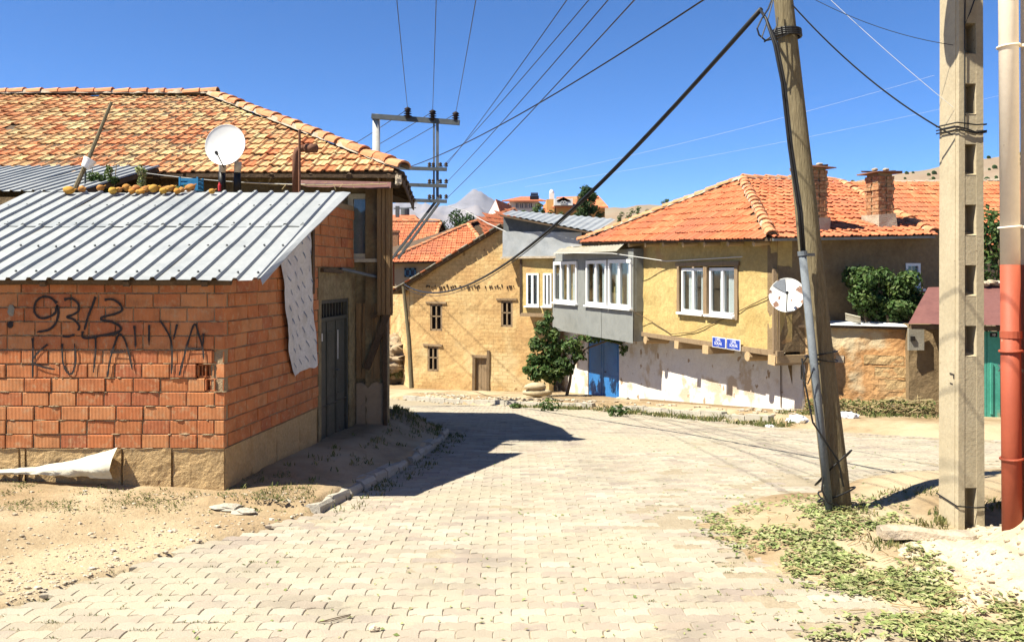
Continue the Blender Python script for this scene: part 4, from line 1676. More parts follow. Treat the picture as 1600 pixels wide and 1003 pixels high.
# main windows in a timber surround
cm_ = (win[0] + win[1]) / 2
window(och, RF, win[0] + .05, cm_ - .09, win[2] + .02, win[3] - .03, 2, inset=.05, frame=.07, seed=1)
window(och, RF, cm_ + .09, win[1] - .05, win[2] + .02, win[3] - .03, 2, inset=.05, frame=.07, seed=2)
mb = MB()
for a, c, z0, z1 in ((win[0] - .07, win[0] + .03, win[2] - .05, win[3] + .05), (win[1] - .03, win[1] + .09, win[2] - .05, win[3] + .05), (cm_ - .07, cm_ + .07, win[2] - .05, win[3])):
    mb.box(RF.p((a + c) / 2, (z0 + z1) / 2, .0), (c - a, .09, z1 - z0), rotR, jit=.008)
mb.box(RF.p(cm_, win[3] + .06, .005), (win[1] - win[0] + .3, .09, .09), rotR, jit=.008)
mb.obj('window_posts', M_wood, och)
mb = MB()
mb.beam(RF.p(-.05, .5, .0), RF.p(-.06, 2.2, .0), .13, .10)
mb.obj('corner_post', M_wood, och)
w2 = window(och, RS, sw[0], sw[1], sw[2], sw[3], 1, inset=.02, frame=.06, seed=3, curtain=False)
# zinc-clad bay
BF = Frame(RF.p(0, 0, .30)[:2], (.311, -.950))
bay = MB()
z0, z1 = .27, 2.78
bay.box(BF.p(-9.03, (2.52 + z1) / 2, -.17), (6.06, .33, z1 - 2.52), rotR)
bay.box(BF.p(-9.03, .68, -.17), (6.02, .30, .80), rotR)
for a, c in ((-6.06, -6.0), (-7.64, -7.54), (-9.88, -9.16), (-12.06, -11.93)):
    bay.box(BF.p((a + c) / 2, 1.80, -.055), (c - a, .11, 1.44), rotR)
bay.box(BF.p(-6.02, 1.80, -.19), (.06, .22, 1.44), rotR)
bo = bay.obj('bay', M_galv_dull, och)
bo['label'] = 'zinc clad bay with three white windows over the blue door'
a = -12.06
for c in (-10.1, -8.05, -6.0):
    mb = MB()
    nn = 8
    for i in range(nn + 1):
        for j in range(6):
            s_ = a + (c - a) * i / nn
            z = .235 + (1.08 - .235) * j / 5 + (.02 * nz(i * .6, a) if j == 0 else 0)
            mb.v.append(tuple(BF.p(s_, z, .012 + .016 * nz(s_ * 1.3, z * 2, 2) + (.01 if c == -8.05 else 0))))
    for i in range(nn):
        for j in range(5):
            q = i * 6 + j
            mb.f.append((q, q + 6, q + 7, q + 1)); mb.mi.append(0)
    mb.obj('zinc_panel', M_galv_dull, bo, smooth=True)
    a = c
for q, (a, c, n_) in enumerate(((-7.53, -6.07, 2), (-9.15, -7.65, 2), (-11.92, -9.89, 3))):
    window(och, BF, a, c, 1.16, 2.50, n_, inset=-.02, frame=.10, seed=11 + q)
# fibre-cement strip over the bay
mb = MB()
n = 70
for i in range(n + 1):
    s_ = -11.2 + 4.9 * i / n
    w_ = .018 * math.sin(i * 2.1)
    mb.v += [tuple(BF.p(s_, 2.93, .10 + w_)), tuple(BF.p(s_, 2.72 + .01 * nz(i, 2), .34 + w_))]
for i in range(n):
    mb.f.append((2 * i, 2 * i + 1, 2 * i + 3, 2 * i + 2)); mb.mi.append(0)
mb.obj('awning_strip', M_asb, och)

# blue double door
DFr = Frame(RLW.p(0, 0, -.06)[:2], (.311, -.950))
zb = prof(27) - .02
bd = thing('blue_door', 'bright blue double door under the zinc bay', 'door', DFr.p(-10, zb))
for a, c in ((-11.19, -10.02), (-9.99, -8.81)):
    mb = MB()
    mb.box(DFr.p((a + c) / 2, (zb + .28) / 2, 0), (c - a, .05, .28 - zb), rotR)
    lf = mb.obj('door_leaf', M_blue, bd)
    for z_, h_ in ((zb + .5, .75), (zb + 1.45, .85)):
        m2 = MB()
        m2.box(DFr.p((a + c) / 2, z_, .028), (c - a - .3, .014, h_), rotR)
        m2.obj('panel', M_blue, lf)
mb = MB(); mb.tube([DFr.p(-9.85, zb + .95, .02), DFr.p(-9.85, zb + .95, .07), DFr.p(-9.75, zb + .95, .07)], .014, 6)
mb.obj('handle', M_black, bd)
mb = MB(); mb.box(DFr.p(-10, zb - .06, .45), (3.0, 1.2, .14), rotR, jit=.03)
tag(mb.obj('door_step', M_plinth), 'low worn concrete step before the blue door', 'step')

# roof
E1 = Vector((5.16, 17.0, 2.81)); E0 = Vector((2.07, 26.4, 3.08)); RA = Vector((6.04, 22.5, 4.57)); RBp = Vector((8.89, 23.43, 4.60)); E2 = Vector((8.98, 18.25, 2.92))
E3 = Vector((12.3, 27.5, 3.0)); E4 = Vector((5.5, 30.0, 3.05))
mb = MB()
for poly in ([E0, E1, RA], [E1, E2, RBp, RA], [E2, E3, RBp], [E0, RA, RBp, E4], [E4, RBp, E3]):
    solid(mb, poly, .05)
roofO = mb.obj('roof', M_wood_dark, och)


def uv(p, O, U, V):
    return ((p - O).dot(U), (p - O).dot(V))


def slope_axes(A, B, C):
    U = (B - A).normalized()
    n_ = U.cross(C - A).normalized()
    return U, n_.cross(U).normalized(), n_


U, V, n_ = slope_axes(E0, E1, RA)
left = 300
k = tiled_slope(roofO, E0 + n_ * .012, U, V, [(0, -.05), uv(E1, E0, U, V), (uv(E1, E0, U, V)[0], -.05), uv(RA, E0, U, V)][0:1] + [((E1 - E0).length, -.05), uv(RA, E0, U, V)], .225, .335, M_tile, 120, seed=6, jit=.010)
U2, V2, n2 = slope_axes(E1, E2, RA)
tiled_slope(roofO, E1 + n2 * .012, U2, V2, [(0, -.05), ((E2 - E1).length, -.05), uv(RBp, E1, U2, V2), uv(RA, E1, U2, V2)], .225, .335, M_tile, 180, seed=7, jit=.010)
up_ = Vector((0, 0, .05))
ridge_run(roofO, E1 + up_, RA + up_, .12, .36, M_tile_ridge, M_lime)
ridge_run(roofO, E0 + up_, RA + up_, .12, .36, M_tile_ridge, M_lime)
ridge_run(roofO, RA + up_, RBp + up_, .12, .36, M_tile_ridge, M_lime)
ridge_run(roofO, E2 + up_, RBp + up_, .12, .36, M_tile_ridge, M_lime)
for q in range(9):
    p = E0 + (E1 - E0) * ((q + 1.5) / 10.2)
    mb = MB()
    mb.tube([p + Vector((.02, 0, -.11)), p + Vector((.55, .18, -.06))], .055, 8)
    mb.obj('rafter_end', M_wood_pale, roofO)
for a, b in ((E0, E1), (E1, E2)):
    mb = MB(); mb.beam(a + Vector((0, 0, -.035)), b + Vector((0, 0, -.035)), .05, .05); mb.obj('eave_board', M_galv_dull if a is E1 else M_wood_dark, roofO)
# chimneys
chim_mat = pmat('chimney brick', [(.3, .2, .1), (.55, .44, .28)], rnd=[(.36, .16, .075), (.42, .20, .09), (.30, .12, .06), (.46, .27, .13)], scale=8, var=.3, bump=.5)
for q, (px, py, ptop, lab) in enumerate(((1270, 358, 262, 'brick chimney half hidden behind the leaning wooden pole'), (1374, 352, 270, 'brick chimney with a slab cap standing clear of the poles'))):
    base = ray_plane(px, py, E1, n2)
    ztop = ZP(ptop, base.y)
    ch = thing('chimney', lab, 'chimney', base)
    rot = Matrix.Rotation(math.atan2(.311, .95), 3, 'Z')
    ang = math.atan2(-.95, .311) + math.pi / 2
    rot = Matrix.Rotation(ang, 3, 'Z')
    w = .40
    mb = MB(); mb.box(base + Vector((0, 0, .02)), (w + .10, w + .10, .42), rot, jit=.03); mb.obj('mortar_foot', M_lime, ch)
    z = base.z + .2
    mb = MB(); mb.box((base.x, base.y, (z + ztop) / 2), (w - .04, w - .04, ztop - z), rot); core = mb.obj('shaft', M_mortar, ch)
    rowc = 0
    while z < ztop - .09:
        wide = w + (.05 if ztop - .42 < z < ztop - .34 else 0)
        open_ = ztop - .32 < z < ztop - .12
        for side in range(4):
            r4 = rot @ Matrix.Rotation(side * math.pi / 2, 3, 'Z')
            for h_ in (-1, 1):
                off = wide / 4 * h_ + (.0 if rowc % 2 else .02 * h_)
                c_ = Vector((base.x, base.y, z + .035)) + r4 @ Vector((off, -wide / 2 + .03, 0))
                m2 = MB(); m2.box(c_, (wide / 2 - .012, .07, .068), r4, jit=.007)
                m2.obj('brick', chim_mat, core)
        z += .078
        rowc += 1
    mb = MB()
    mb.box((base.x, base.y, ztop - .02), (w + .26, w + .26, .035), rot, jit=.02)
    mb.box((base.x - .03, base.y, ztop + .02), (w + .05, w + .10, .035), rot @ Matrix.Rotation(.05, 3, 'X'), jit=.03)
    mb.obj('cap', M_rust, ch)
    for s in (-.12, .12):
        mb = MB(); mb.blob((base.x + s, base.y - .05, ztop + .06), (.07, .06, .035), seed=s * 9); mb.obj('cap_stone', M_lime, ch)
    mb = MB(); mb.box(base + Vector((.05, -.28, -.10)), (w + .3, .16, .012), rot); mb.obj('flashing', M_galv, ch)

# dish on the near corner, its bracket
c = P(1230, 462, 17.15)
d2 = thing('satellite_dish', 'worn white satellite dish with rust and a grey wedge on the house corner', 'dish', (c.x, c.y, c.z - .4))
dm = dish_mb(.345, .06)
Mx = aim(c, (-.42, -1, .30))
mb = MB(); mb.add([Mx @ Vector(p) for p in dm.v], dm.f); mb.obj('reflector', M_dish_rust, d2, smooth=True)
mb = MB()
ws = []
for k in range(5):
    t = R(98 + 12 * k)
    ws.append(Mx @ Vector((math.cos(t) * .335, math.sin(t) * .335, .064)))
ws.append(Mx @ Vector((-.03, .05, .012)))
mb.add(ws, [tuple(range(len(ws)))]); mb.obj('grey_wedge', M_grey_paint, d2)
lnb = Mx @ Vector((.03, -.02, .34))
mb = MB(); mb.tube([Mx @ Vector((0, -.33, .06)), lnb], .012, 6); mb.obj('feed_arm', M_black, d2)
mb = MB(); mb.tube([lnb, lnb + (c - lnb) * .25], .03, 8); mb.obj('feed_horn', M_black, d2)
mb = MB(); mb.tube([c + Vector((.02, .05, 0)), RF.p(-.05, 1.55, -.02)], .02, 6); mb.obj('bracket', M_steel, d2)

# street name plates
for q, (p0, p1) in enumerate(((1117.5, 1139), (1140, 1162))):
    a, c = fs_(RF, p0), fs_(RF, p1)
    lab = ('far left blue street name plate under the ochre windows', 'near right blue street name plate under the ochre windows')[q]
    t = thing('street_sign', lab, 'sign', RF.p((a + c) / 2, .42, .08))
    z0, z1 = .425 + .0 * q, .665
    mb = MB(); mb.box(RF.p((a + c) / 2, (z0 + z1) / 2, .075), (c - a - .01, .012, z1 - z0), rotR); mb.obj('plate', M_signwhite, t)
    mb = MB(); mb.box(RF.p((a + c) / 2, (z0 + z1) / 2, .083), (c - a - .05, .008, z1 - z0 - .035), rotR); mb.obj('blue_field', M_signblue, t)
    for tx, sz, z_ in (('LIMIL', .095, .598), ('SOKAK', .095, .520), ('-----', .07, .462)):
        vs, fs = text_mesh(tx, sz)
        Mt = basis(RF.p((a + c) / 2 + (.02 if q else -.02), z_, .0885), RF.U, RF.Z, RF.N)
        m2 = MB(); m2.add([Mt @ Vector((p[0] * 1.05, p[1], p[2])) for p in vs], fs)
        m2.obj('lettering', M_signwhite, t)

# wires and lath on the front
mb = MB()
mb.tube([BF.p(-11.0, 2.78, .36), BF.p(-6.6, 2.66, .33), RF.p(-4.5, 2.42, .1), RF.p(-1.2, 2.47, .05)], .011, 5)
tag(mb.obj('service_wire', M_wire_pale), 'thin pale wire sagging across the ochre wall below the eave', 'wire')
mb = MB()
mb.tube([BF.p(-6.05, 1.12, .02), RF.p(-5.5, .85, .03), RF.p(-4.4, .58, .03), RF.p(-3.3, .70, .03), RF.p(-2.1, 1.05, .03), RF.p(-.3, 1.62, .03)], .009, 5)
tag(mb.obj('wall_cable', M_wood_dark), 'thin dark cable drooping under the ochre windows', 'cable')
mb = MB()
s0_, s1_ = fs_(RLW, 1025), fs_(RLW, 1195)
mb.beam(RLW.p(s0_, prof(RLW.p(s0_, 0).y) + .20, .45), RLW.p(s1_, prof(RLW.p(s1_, 0).y) + .16, .30), .10, .06)
tag(mb.obj('timber_plank', M_wood), 'long weathered plank lying along the foot of the white wall', 'plank')
s0_ = fs_(RLW, 1221)
mb = MB(); mb.tube([RLW.p(s0_, .3, .02), RLW.p(s0_ + .01, -.75, .02)], .012, 5)
tag(mb.obj('wall_pipe', M_wood_dark), 'thin dark rod down the white wall near its corner', 'rod')
for q in range(9):
    s_ = -8.3 + .18 * q + .05 * (q % 2)
    if q > 3:
        s_ = -14.2 + .3 * (q - 4)
    y = RLW.p(s_, 0, .3).y
    mb = MB(); mb.blob(RLW.p(s_, prof(y) + .12, .25), (.11, .09, .075), seed=q + 70, amp=.6, nu=9, nv=6)
    tag(mb.obj('rubble_stone', M_stone), 'rubble stone at the foot of the white wall beside the blue door', 'stone', 'stones by the blue door')

# ------------------------------------------------------------------ grape vine by the door
r2 = random.Random(77)
vine = thing('grape_vine', 'leafy grape vine climbing beside the blue door under the bay', 'vine', P(880, 628, 27.5))
mb = MB()
mb.tube([P(882, 630, 27.4), P(890, 600, 27.3), P(893, 575, 27.3), P(880, 550, 27.3), P(868, 520, 27.4), P(850, 492, 27.6)], [.06, .05, .045, .04, .035, .02], 7)
mb.tube([P(890, 580, 27.3), P(915, 545, 27.0), P(950, 532, 26.3), P(975, 540, 25.8)], [.04, .03, .025, .012], 6)
mb.tube([P(870, 610, 27.4), P(862, 570, 27.3)], [.03, .02], 6)
mb.obj('trunk', M_trunk, vine)
mb = MB()
for px, py, rx, rz, n in ((856, 497, .16, .26, 90), (846, 512, .26, .24, 150), (862, 522, .26, .26, 150), (840, 538, .30, .26, 210), (864, 546, .32, .30, 220), (852, 562, .34, .26, 230), (835, 562, .26, .22, 160), (846, 580, .34, .22, 200), (878, 572, .42, .36, 330), (862, 588, .4, .24, 260), (893, 540, .36, .30, 220), (903, 555, .28, .2, 110), (925, 528, .40, .12, 120), (950, 527, .45, .12, 150), (975, 545, .14, .2, 50), (968, 530, .25, .12, 70), (838, 587, .28, .18, 150), (826, 577, .2, .15, 80)):
    D = 27.2 if px < 915 else 25.9
    clump(mb, P(px, py, D + r2.uniform(-.25, .25)), (rx, .34, rz), n, .16, r2, shell=.4)
mb.obj('foliage', M_leaf, vine)
for q, (px, py, rx, lab) in enumerate(((836, 604, .34, 'upper of two filled sacks lying by the grape vine'), (840, 613, .45, 'lower of two filled sacks lying by the grape vine'))):
    mb = MB(); mb.blob(P(px, py, 26.2), (rx, .22, .13), seed=q + 5, amp=.22, nu=14, nv=8)
    tag(mb.obj('sack', M_sack, smooth=True), lab, 'sack')

# ------------------------------------------------------------------ adobe house
ado = thing('adobe_house', 'windowed adobe house end with a sloping verge and a plank door', 'house', (-1.2, 30.6, -2.2))
aL, aR = Vector((XP(640, 31.9), 31.9, 0)), Vector((XP(858, 29.7), 29.7, 0))
AF = Frame((aL.x, aL.y), (aR.x - aL.x, aR.y - aL.y))
al = (aR - aL).length
holes = []
for x0, x1, y0, y1 in ((672, 691, 475, 517), (783, 801, 470, 511), (668, 685, 541, 580), (742, 760, 559, 614)):
    s0_, s1_ = fs_(AF, x0), fs_(AF, x1)
    D = AF.p((s0_ + s1_) / 2, 0).y
    holes.append((s0_, s1_, ZP(y1, D), ZP(y0, D)))
gz = lambda s: ZP(lerp_pts([(612, 458), (690, 407), (787, 352), (860, 311)], 800 + F * AF.p(s, 0).x / AF.p(s, 0).y), AF.p(s, 0).y) - .10
mb = MB()
wall(mb, AF, 0, al, -2.9, lambda s: min(gz(s), 3.8), holes, cell=.15, disp=.028, thick=.45, seed=52, freq=1.3, deep=.22)
mb.obj('wall', M_adobe, ado)
mb = MB()
wall(mb, Frame((aL.x - 2.2, aL.y + 7.0), (2.2, -7.0)), 0, 7.33, -2.9, 1.55, (), cell=.3, disp=.05, thick=.4, seed=53)
mb.obj('wall', M_adobe, ado)
rotA = AF.rot()
for q, (s0_, s1_, z0, z1) in enumerate(holes):
    w = s1_ - s0_
    if q < 3:
        mb = MB()
        for a, c, b, d in ((s0_, s0_ + .07, z0, z1), (s1_ - .07, s1_, z0, z1), (s0_, s1_, z0, z0 + .07), (s0_, s1_, z1 - .07, z1), ((s0_ + s1_) / 2 - .025, (s0_ + s1_) / 2 + .025, z0, z1), (s0_, s1_, (z0 + z1) / 2 + .02, (z0 + z1) / 2 + .06)):
            mb.box(AF.p((a + c) / 2, (b + d) / 2, -.04), (c - a, .06, d - b), rotA)
        wo2 = mb.obj('window', M_wood, ado)
        mb = MB(); mb.box(AF.p((s0_ + s1_) / 2, (z0 + z1) / 2, -.12), (w + .1, .01, z1 - z0 + .1), rotA); mb.obj('pane', M_dark, wo2)
        mb = MB(); mb.box(AF.p((s0_ + s1_) / 2, z1 + .05, .01), (w + .35, .08, .07), rotA, jit=.01); mb.obj('lintel', M_wood, wo2)
    else:
        mb = MB()
        for k in range(4):
            a = s0_ + w * k / 4
            mb.box(AF.p(a + w / 8, (z0 + z1) / 2, -.08 + .006 * (k % 2)), (w / 4 - .008, .04, z1 - z0), rotA)
        dd = mb.obj('plank_door', M_wood, ado)
        mb = MB()
        for a in (s0_ - .05, s1_ + .06):
            mb.beam(AF.p(a, z0 - .05, .02), AF.p(a + .02, z1 + (.28 if a > s0_ else .1), .02), .10, .10)
        mb.beam(AF.p(s0_ - .1, z1 + .05, .02), AF.p(s1_ + .1, z1 + .06, .02), .10, .10)
        mb.obj('door_frame', M_wood, dd)
mb = MB()
for k in range(46):
    px = 664 + 140 * (k + rng.random() * 1.6) / 46
    s_ = fs_(AF, px)
    D = AF.p(s_, 0).y
    z = ZP(448 + rng.uniform(-1.5, 1.5), D)
    if rng.random() < .62:
        mb.box(AF.p(s_, z, .012), (.03 * rng.uniform(.6, 1.6), .08, .075 * rng.uniform(.4, 1.5)), rotA, jit=.012)
mb.obj('wall_hole_marks', M_wood_dark, ado, kind='stuff')  # dark blocks standing in for the shade in a row of wall holes
# verge: roof edge with tile ends and dark boards
v0, v1 = P(611, 456, 31.9), P(789, 348, 30.2)
bk = -AF.N * 7.5
mb = MB()
solid(mb, [v0, v1, v1 + bk, v0 + bk], .10)
rfA = mb.obj('roof', M_wood_dark, ado)
ln = (v1 - v0).length
d_ = (v1 - v0).normalized()
for k in range(int(ln / .24)):
    p = v0 + d_ * (k * .24)
    mb = MB()
    mb.box(p + d_ * .11 + Vector((0, 0, .035)) + AF.N * -.08, (.22, .36, .03), basis((0, 0, 0), d_, -AF.N, d_.cross(-AF.N)).to_3x3(), jit=.012)
    mb.obj('verge_tile', M_asb if k % 3 else M_tile, rfA)
for off in (.30, 1.0):
    mb = MB(); mb.tube([v0 + d_ * .2 - AF.N * off + Vector((0, 0, -.13)), v1 - AF.N * off + Vector((0, 0, -.13))], .06, 7); mb.obj('purlin', M_wood_dark, rfA)
# small upper bay with two white windows
sb0, sb1 = Vector((XP(815, 29.6), 29.6, 0)), Vector((XP(868, 28.9), 28.9, 0))
SB = Frame((sb0.x, sb0.y), (sb1.x - sb0.x, sb1.y - sb0.y))
sl = (sb1 - sb0).length
mb = MB()
z0, z1 = ZP(478, 29.3), ZP(427, 29.3)
hs = [(fs_(SB, 822), fs_(SB, 843), z0, z1), (fs_(SB, 848), fs_(SB, 863), z0, z1)]
wall(mb, SB, 0, sl, .72, 2.72, hs, cell=.12, disp=.015, thick=.3, seed=61, deep=.15)
mb.quad(SB.p(0, .72, 0), SB.p(sl, .72, 0), SB.p(sl, .72, -1.2), SB.p(0, .72, -1.2))
mb.quad(SB.p(0, .72, -.002), SB.p(0, .72, -1.2), SB.p(0, 2.72, -1.2), SB.p(0, 2.72, -.002))
mb.obj('upper_bay', M_adobe2, ado)
for q, (a, c, b, d) in enumerate(hs):
    window(ado, SB, a + .02, c - .02, b, d, 2, inset=.0, frame=.06, seed=31 + q, backing=True)
mb = MB(); mb.beam(SB.p(-.05, .70, -.02), SB.p(sl, .70, -.02), .12, .12); mb.obj('bay_beam', M_wood, ado)
mb = MB(); mb.beam(SB.p(-.02, .75, .02), SB.p(-.02, 2.7, .02), .08, .06); mb.obj('bay_post', M_wood_dark, ado)
# metal clad attic box
cl = thing('metal_clad_attic', 'attic box clad in shiny zinc sheets under a white metal roof', 'attic', (1, 29.5, 2.7))
m0, m1 = Vector((XP(786, 29.95), 29.95, 0)), Vector((XP(910, 28.2), 28.2, 0))
MF = Frame((m0.x, m0.y), (m1.x - m0.x, m1.y - m0.y))
ml = (m1 - m0).length
mb = MB()
mb.add([MF.p(0, 2.7, -.02), MF.p(ml, 2.7, -.02), MF.p(ml, 3.5, -.02), MF.p(0, 4.13, -.02), MF.p(0, 2.7, -2.5), MF.p(ml, 2.7, -2.5), MF.p(ml, 3.5, -2.5), MF.p(0, 4.13, -2.5)],
       [(0, 1, 2, 3), (5, 4, 7, 6), (4, 0, 3, 7), (1, 5, 6, 2), (4, 5, 1, 0)])
mb.obj('frame', M_steel, cl)  # dark colour stands in for the shadow band under the attic roof
a = 0.0
for k, c in enumerate((.95, 1.62, ml)):
    mb = MB()
    nn = 7
    for i in range(nn + 1):
        for j in range(6):
            s_ = a + (c - a) * i / nn
            top = 3.58 - .12 * s_ / ml + .03 * nz(s_ * 3, 2)
            z = 2.69 + (top - 2.69) * j / 5
            mb.v.append(tuple(MF.p(s_, z, .03 + .006 * k + .045 * nz(s_ * 2.2, z * 2.4, 8))))
    for i in range(nn):
        for j in range(5):
            q = i * 6 + j
            mb.f.append((q, q + 6, q + 7, q + 1)); mb.mi.append(0)
    mb.obj('zinc_panel', M_galv, cl, smooth=True)
    a = c
FL, FR, BR, BLp = P(782, 335, 29.7), P(930, 363, 27.6), P(962, 343, 30.5), P(798, 329.5, 32.6)
for k in range(5):
    a0, a1 = k / 5, (k + 1) / 5
    mb = MB()
    for i in range(13):
        t = a0 + (a1 - a0) * i / 12
        h = .03 if i % 4 in (1, 2) else 0
        for j in range(4):
            p = (FL + (FR - FL) * t) * (1 - j / 3) + (BLp + (BR - BLp) * t) * (j / 3)
            mb.v.append((p.x, p.y, p.z + h + .004 * (k % 2)))
    for i in range(12):
        for j in range(3):
            q = i * 4 + j
            mb.f.append((q, q + 4, q + 5, q + 1)); mb.mi.append(0)
    mb.obj('roof_sheet', M_galv, cl)
mb = MB(); mb.beam(FL - Vector((0, 0, .05)), FR - Vector((0, 0, .05)), .06, .05); mb.obj('eave_rail', M_wood_dark, cl)
mb = MB(); mb.beam(MF.p(-.05, 2.66, .03), MF.p(ml - .2, 2.66, .03), .14, .07); mb.obj('ledge', M_lime, cl)

# thin pole and wall at the adobe corner
mb = MB()
pole_top = P(630, 447, 29.2)
mb.tube([P(643, 606, 29.2), P(639, 530, 29.2), pole_top], [.085, .075, .055], 9)
tag(mb.obj('thin_pole', M_pole), 'thin crooked wooden pole at the left corner of the adobe house', 'pole')
mb = MB()
wall(mb, Frame((XP(560, 36), 36), (1, 0)), 0, 2.4, -2.9, lambda s: 1.0 + .3 * nz(s, 3), (), cell=.2, disp=.06, thick=.4, seed=71, freq=1.5)
tag(mb.obj('ruined_wall', M_adobe3), 'ruined orange mud wall seen between the old house and the thin pole', 'wall')
mb = MB(); mb.blob(P(625, 560, 34.5), (2.6, 1.5, .95), seed=4, amp=.45, nu=70, nv=36, freq=5)
tag(mb.obj('rubble_heap', M_plaster_g, smooth=True), 'overgrown rubble heap in front of the ruined orange wall', 'rubble')
mb = MB()
for k in range(260):
    x, y = XP(rng.uniform(598, 640), 34.0), rng.uniform(33.2, 34.6)
    weeds(mb, x, y, lambda a, b: -2.0 + (b - 33) * .7, 6, .15, .28, rng)
o = mb.obj('heap_weeds', M_weed); o['kind'] = 'stuff'; o['label'] = 'weeds growing over the rubble heap'; o['category'] = 'weeds'

# ------------------------------------------------------------------ yard wall, gate, tin roof
cw0, cw1 = Vector((6.02, 17.72, 0)), Vector((8.20, 16.75, 0))
CW = Frame((cw0.x, cw0.y), (cw1.x - cw0.x, cw1.y - cw0.y))
cwl = (cw1 - cw0).length
yw = thing('yard_wall', 'low orange mud and block yard wall with a white sheet coping', 'wall', (7, 17.2, -.7))
mb = MB()
wall(mb, CW, 0, cwl + .05, -1.2, 1.0, (), cell=.07, disp=.035, thick=.4, seed=81, freq=2.2)
mb.obj('render', M_adobe3, yw)
for k, (s0_, z0, w, h) in enumerate(((1.35, .05, .62, .22), (1.42, -.19, .55, .22), (1.98, .05, .42, .22), (1.95, -.19, .48, .22), (1.4, -.43, .9, .22), (1.15, .30, .75, .20), (.3, .30, .5, .17))):
    mb = MB(); wall(mb, Frame(CW.p(0, 0, .012)[:2], CW.U[:2]), s0_, s0_ + w - .02, z0, z0 + h - .02, (), cell=.06, disp=.02, thick=.05, seed=k + 90, freq=6)
    mb.obj('block', M_plinth if k < 6 else M_lime, yw)
mb = MB(); mb.beam(CW.p(-.1, 1.02, -.1), CW.p(cwl + .1, 1.04, -.1), .40, .05); mb.obj('coping_board', M_wood_dark, yw)
mb = MB()
n = 12
for i in range(n + 1):
    s_ = .2 + (cwl - .1) * i / n
    mb.v += [tuple(CW.p(s_, 1.065 + .012 * nz(i, 3), .13 + .02 * nz(i, 7))), tuple(CW.p(s_, 1.10 + .015 * nz(i, 5), -.05)), tuple(CW.p(s_, 1.13, -.4))]
for i in range(n):
    for j in (0, 1):
        mb.f.append((i * 3 + j, i * 3 + j + 3, i * 3 + j + 4, i * 3 + j + 1)); mb.mi.append(0)
mb.obj('coping_sheet', M_bucket, yw)
mb = MB()
c = CW.p(.95, 1.20, .05)
mb.box(c, (.30, .22, .012), CW.rot() @ Matrix.Rotation(-.75, 3, 'X') @ Matrix.Rotation(.3, 3, 'Y'))
tag(mb.obj('tin_sheet', M_tarp), 'small tilted pale sheet lying on the coping of the yard wall', 'sheet')
gate = thing('gate_house', 'green gate under a dark red tin roof right of the yard wall', 'gate', (9, 15.6, -.6))
GF = Frame((8.28, 16.0), (1, -.10))
mb = MB()
wall(mb, Frame((XP(1420, 16.75), 16.75), (1, -.12)), 0, .62, -1.0, 1.12, (), cell=.1, disp=.02, thick=.5, seed=95)
wall(mb, GF, .0, .30, -1.0, 1.15, (), cell=.12, disp=.02, thick=.5, seed=96)
mb.obj('pier', M_brownwall, gate)
mb = MB(); mb.box(P(1431, 530, 16.6), (.30, .05, .42)); mb.obj('meter_plate', M_asb, gate)
mb = MB(); mb.box(P(1426, 529, 16.56), (.08, .04, .09)); mb.obj('meter_window', M_dark, gate)
for k in range(8):
    mb = MB()
    a = .32 + k * .235
    mb.box(GF.p(a + .11, .22, -.02 + .008 * (k % 2)), (.225, .035, 1.62), GF.rot())
    mb.obj('gate_board', M_green, gate)
mb = MB()
mb.beam(GF.p(.62, -.5, .02), GF.p(.62, .45, .02), .04, .03)
mb.obj('gate_strip', M_green, gate)
mb = MB(); mb.tube([GF.p(.74, .42, .03), GF.p(.76, .36, .07), GF.p(.74, .30, .03)], .012, 6); mb.obj('gate_ring', M_steel, gate)
mb = MB(); mb.box(GF.p(.66, .97, .012), (.13, .01, .08), GF.rot()); pl_ = mb.obj('number_plate', M_black, gate)
vs, fs = text_mesh('10', .06)
Mt = basis(GF.p(.66, .97, .019), GF.U, GF.Z, GF.N)
mb = MB(); mb.add([Mt @ Vector(p) for p in vs], fs); mb.obj('lettering', M_signwhite, pl_)
g0, g1, g2, g3 = P(1419, 506, 15.9), Vector((11.2, 15.3, 1.13)), Vector((11.2, 17.3, 1.88)), P(1450, 449, 17.2)
for k in range(4):
    a0, a1 = k / 4, (k + 1.02) / 4
    mb = MB()
    nn = 5
    for i in range(nn + 1):
        t = a0 + (a1 - a0) * i / nn
        for j in range(6):
            v_ = j / 5
            p = (g0 + (g1 - g0) * t) * (1 - v_) + (g3 + (g2 - g3) * t) * v_
            mb.v.append((p.x, p.y, p.z + .012 * (k % 2) + .02 * nz(t * 7, v_ * 3, k)))
    for i in range(nn):
        for j in range(5):
            q = i * 6 + j
            mb.f.append((q, q + 6, q + 7, q + 1)); mb.mi.append(0)
    mb.obj('tin_sheet', M_rust_sheet, gate)
mb = MB(); mb.beam(g0 + Vector((.1, .1, -.06)), g1 + Vector((0, .1, -.06)), .08, .08); mb.obj('eave_beam', M_wood_dark, gate)
for k in range(7):
    mb = MB(); mb.blob(P(1538 + k * 11, 443 - 2 * (k % 2), 17.2), (.12, .12, .05), seed=k, amp=.5); mb.obj('roof_stone', M_stone, gate)

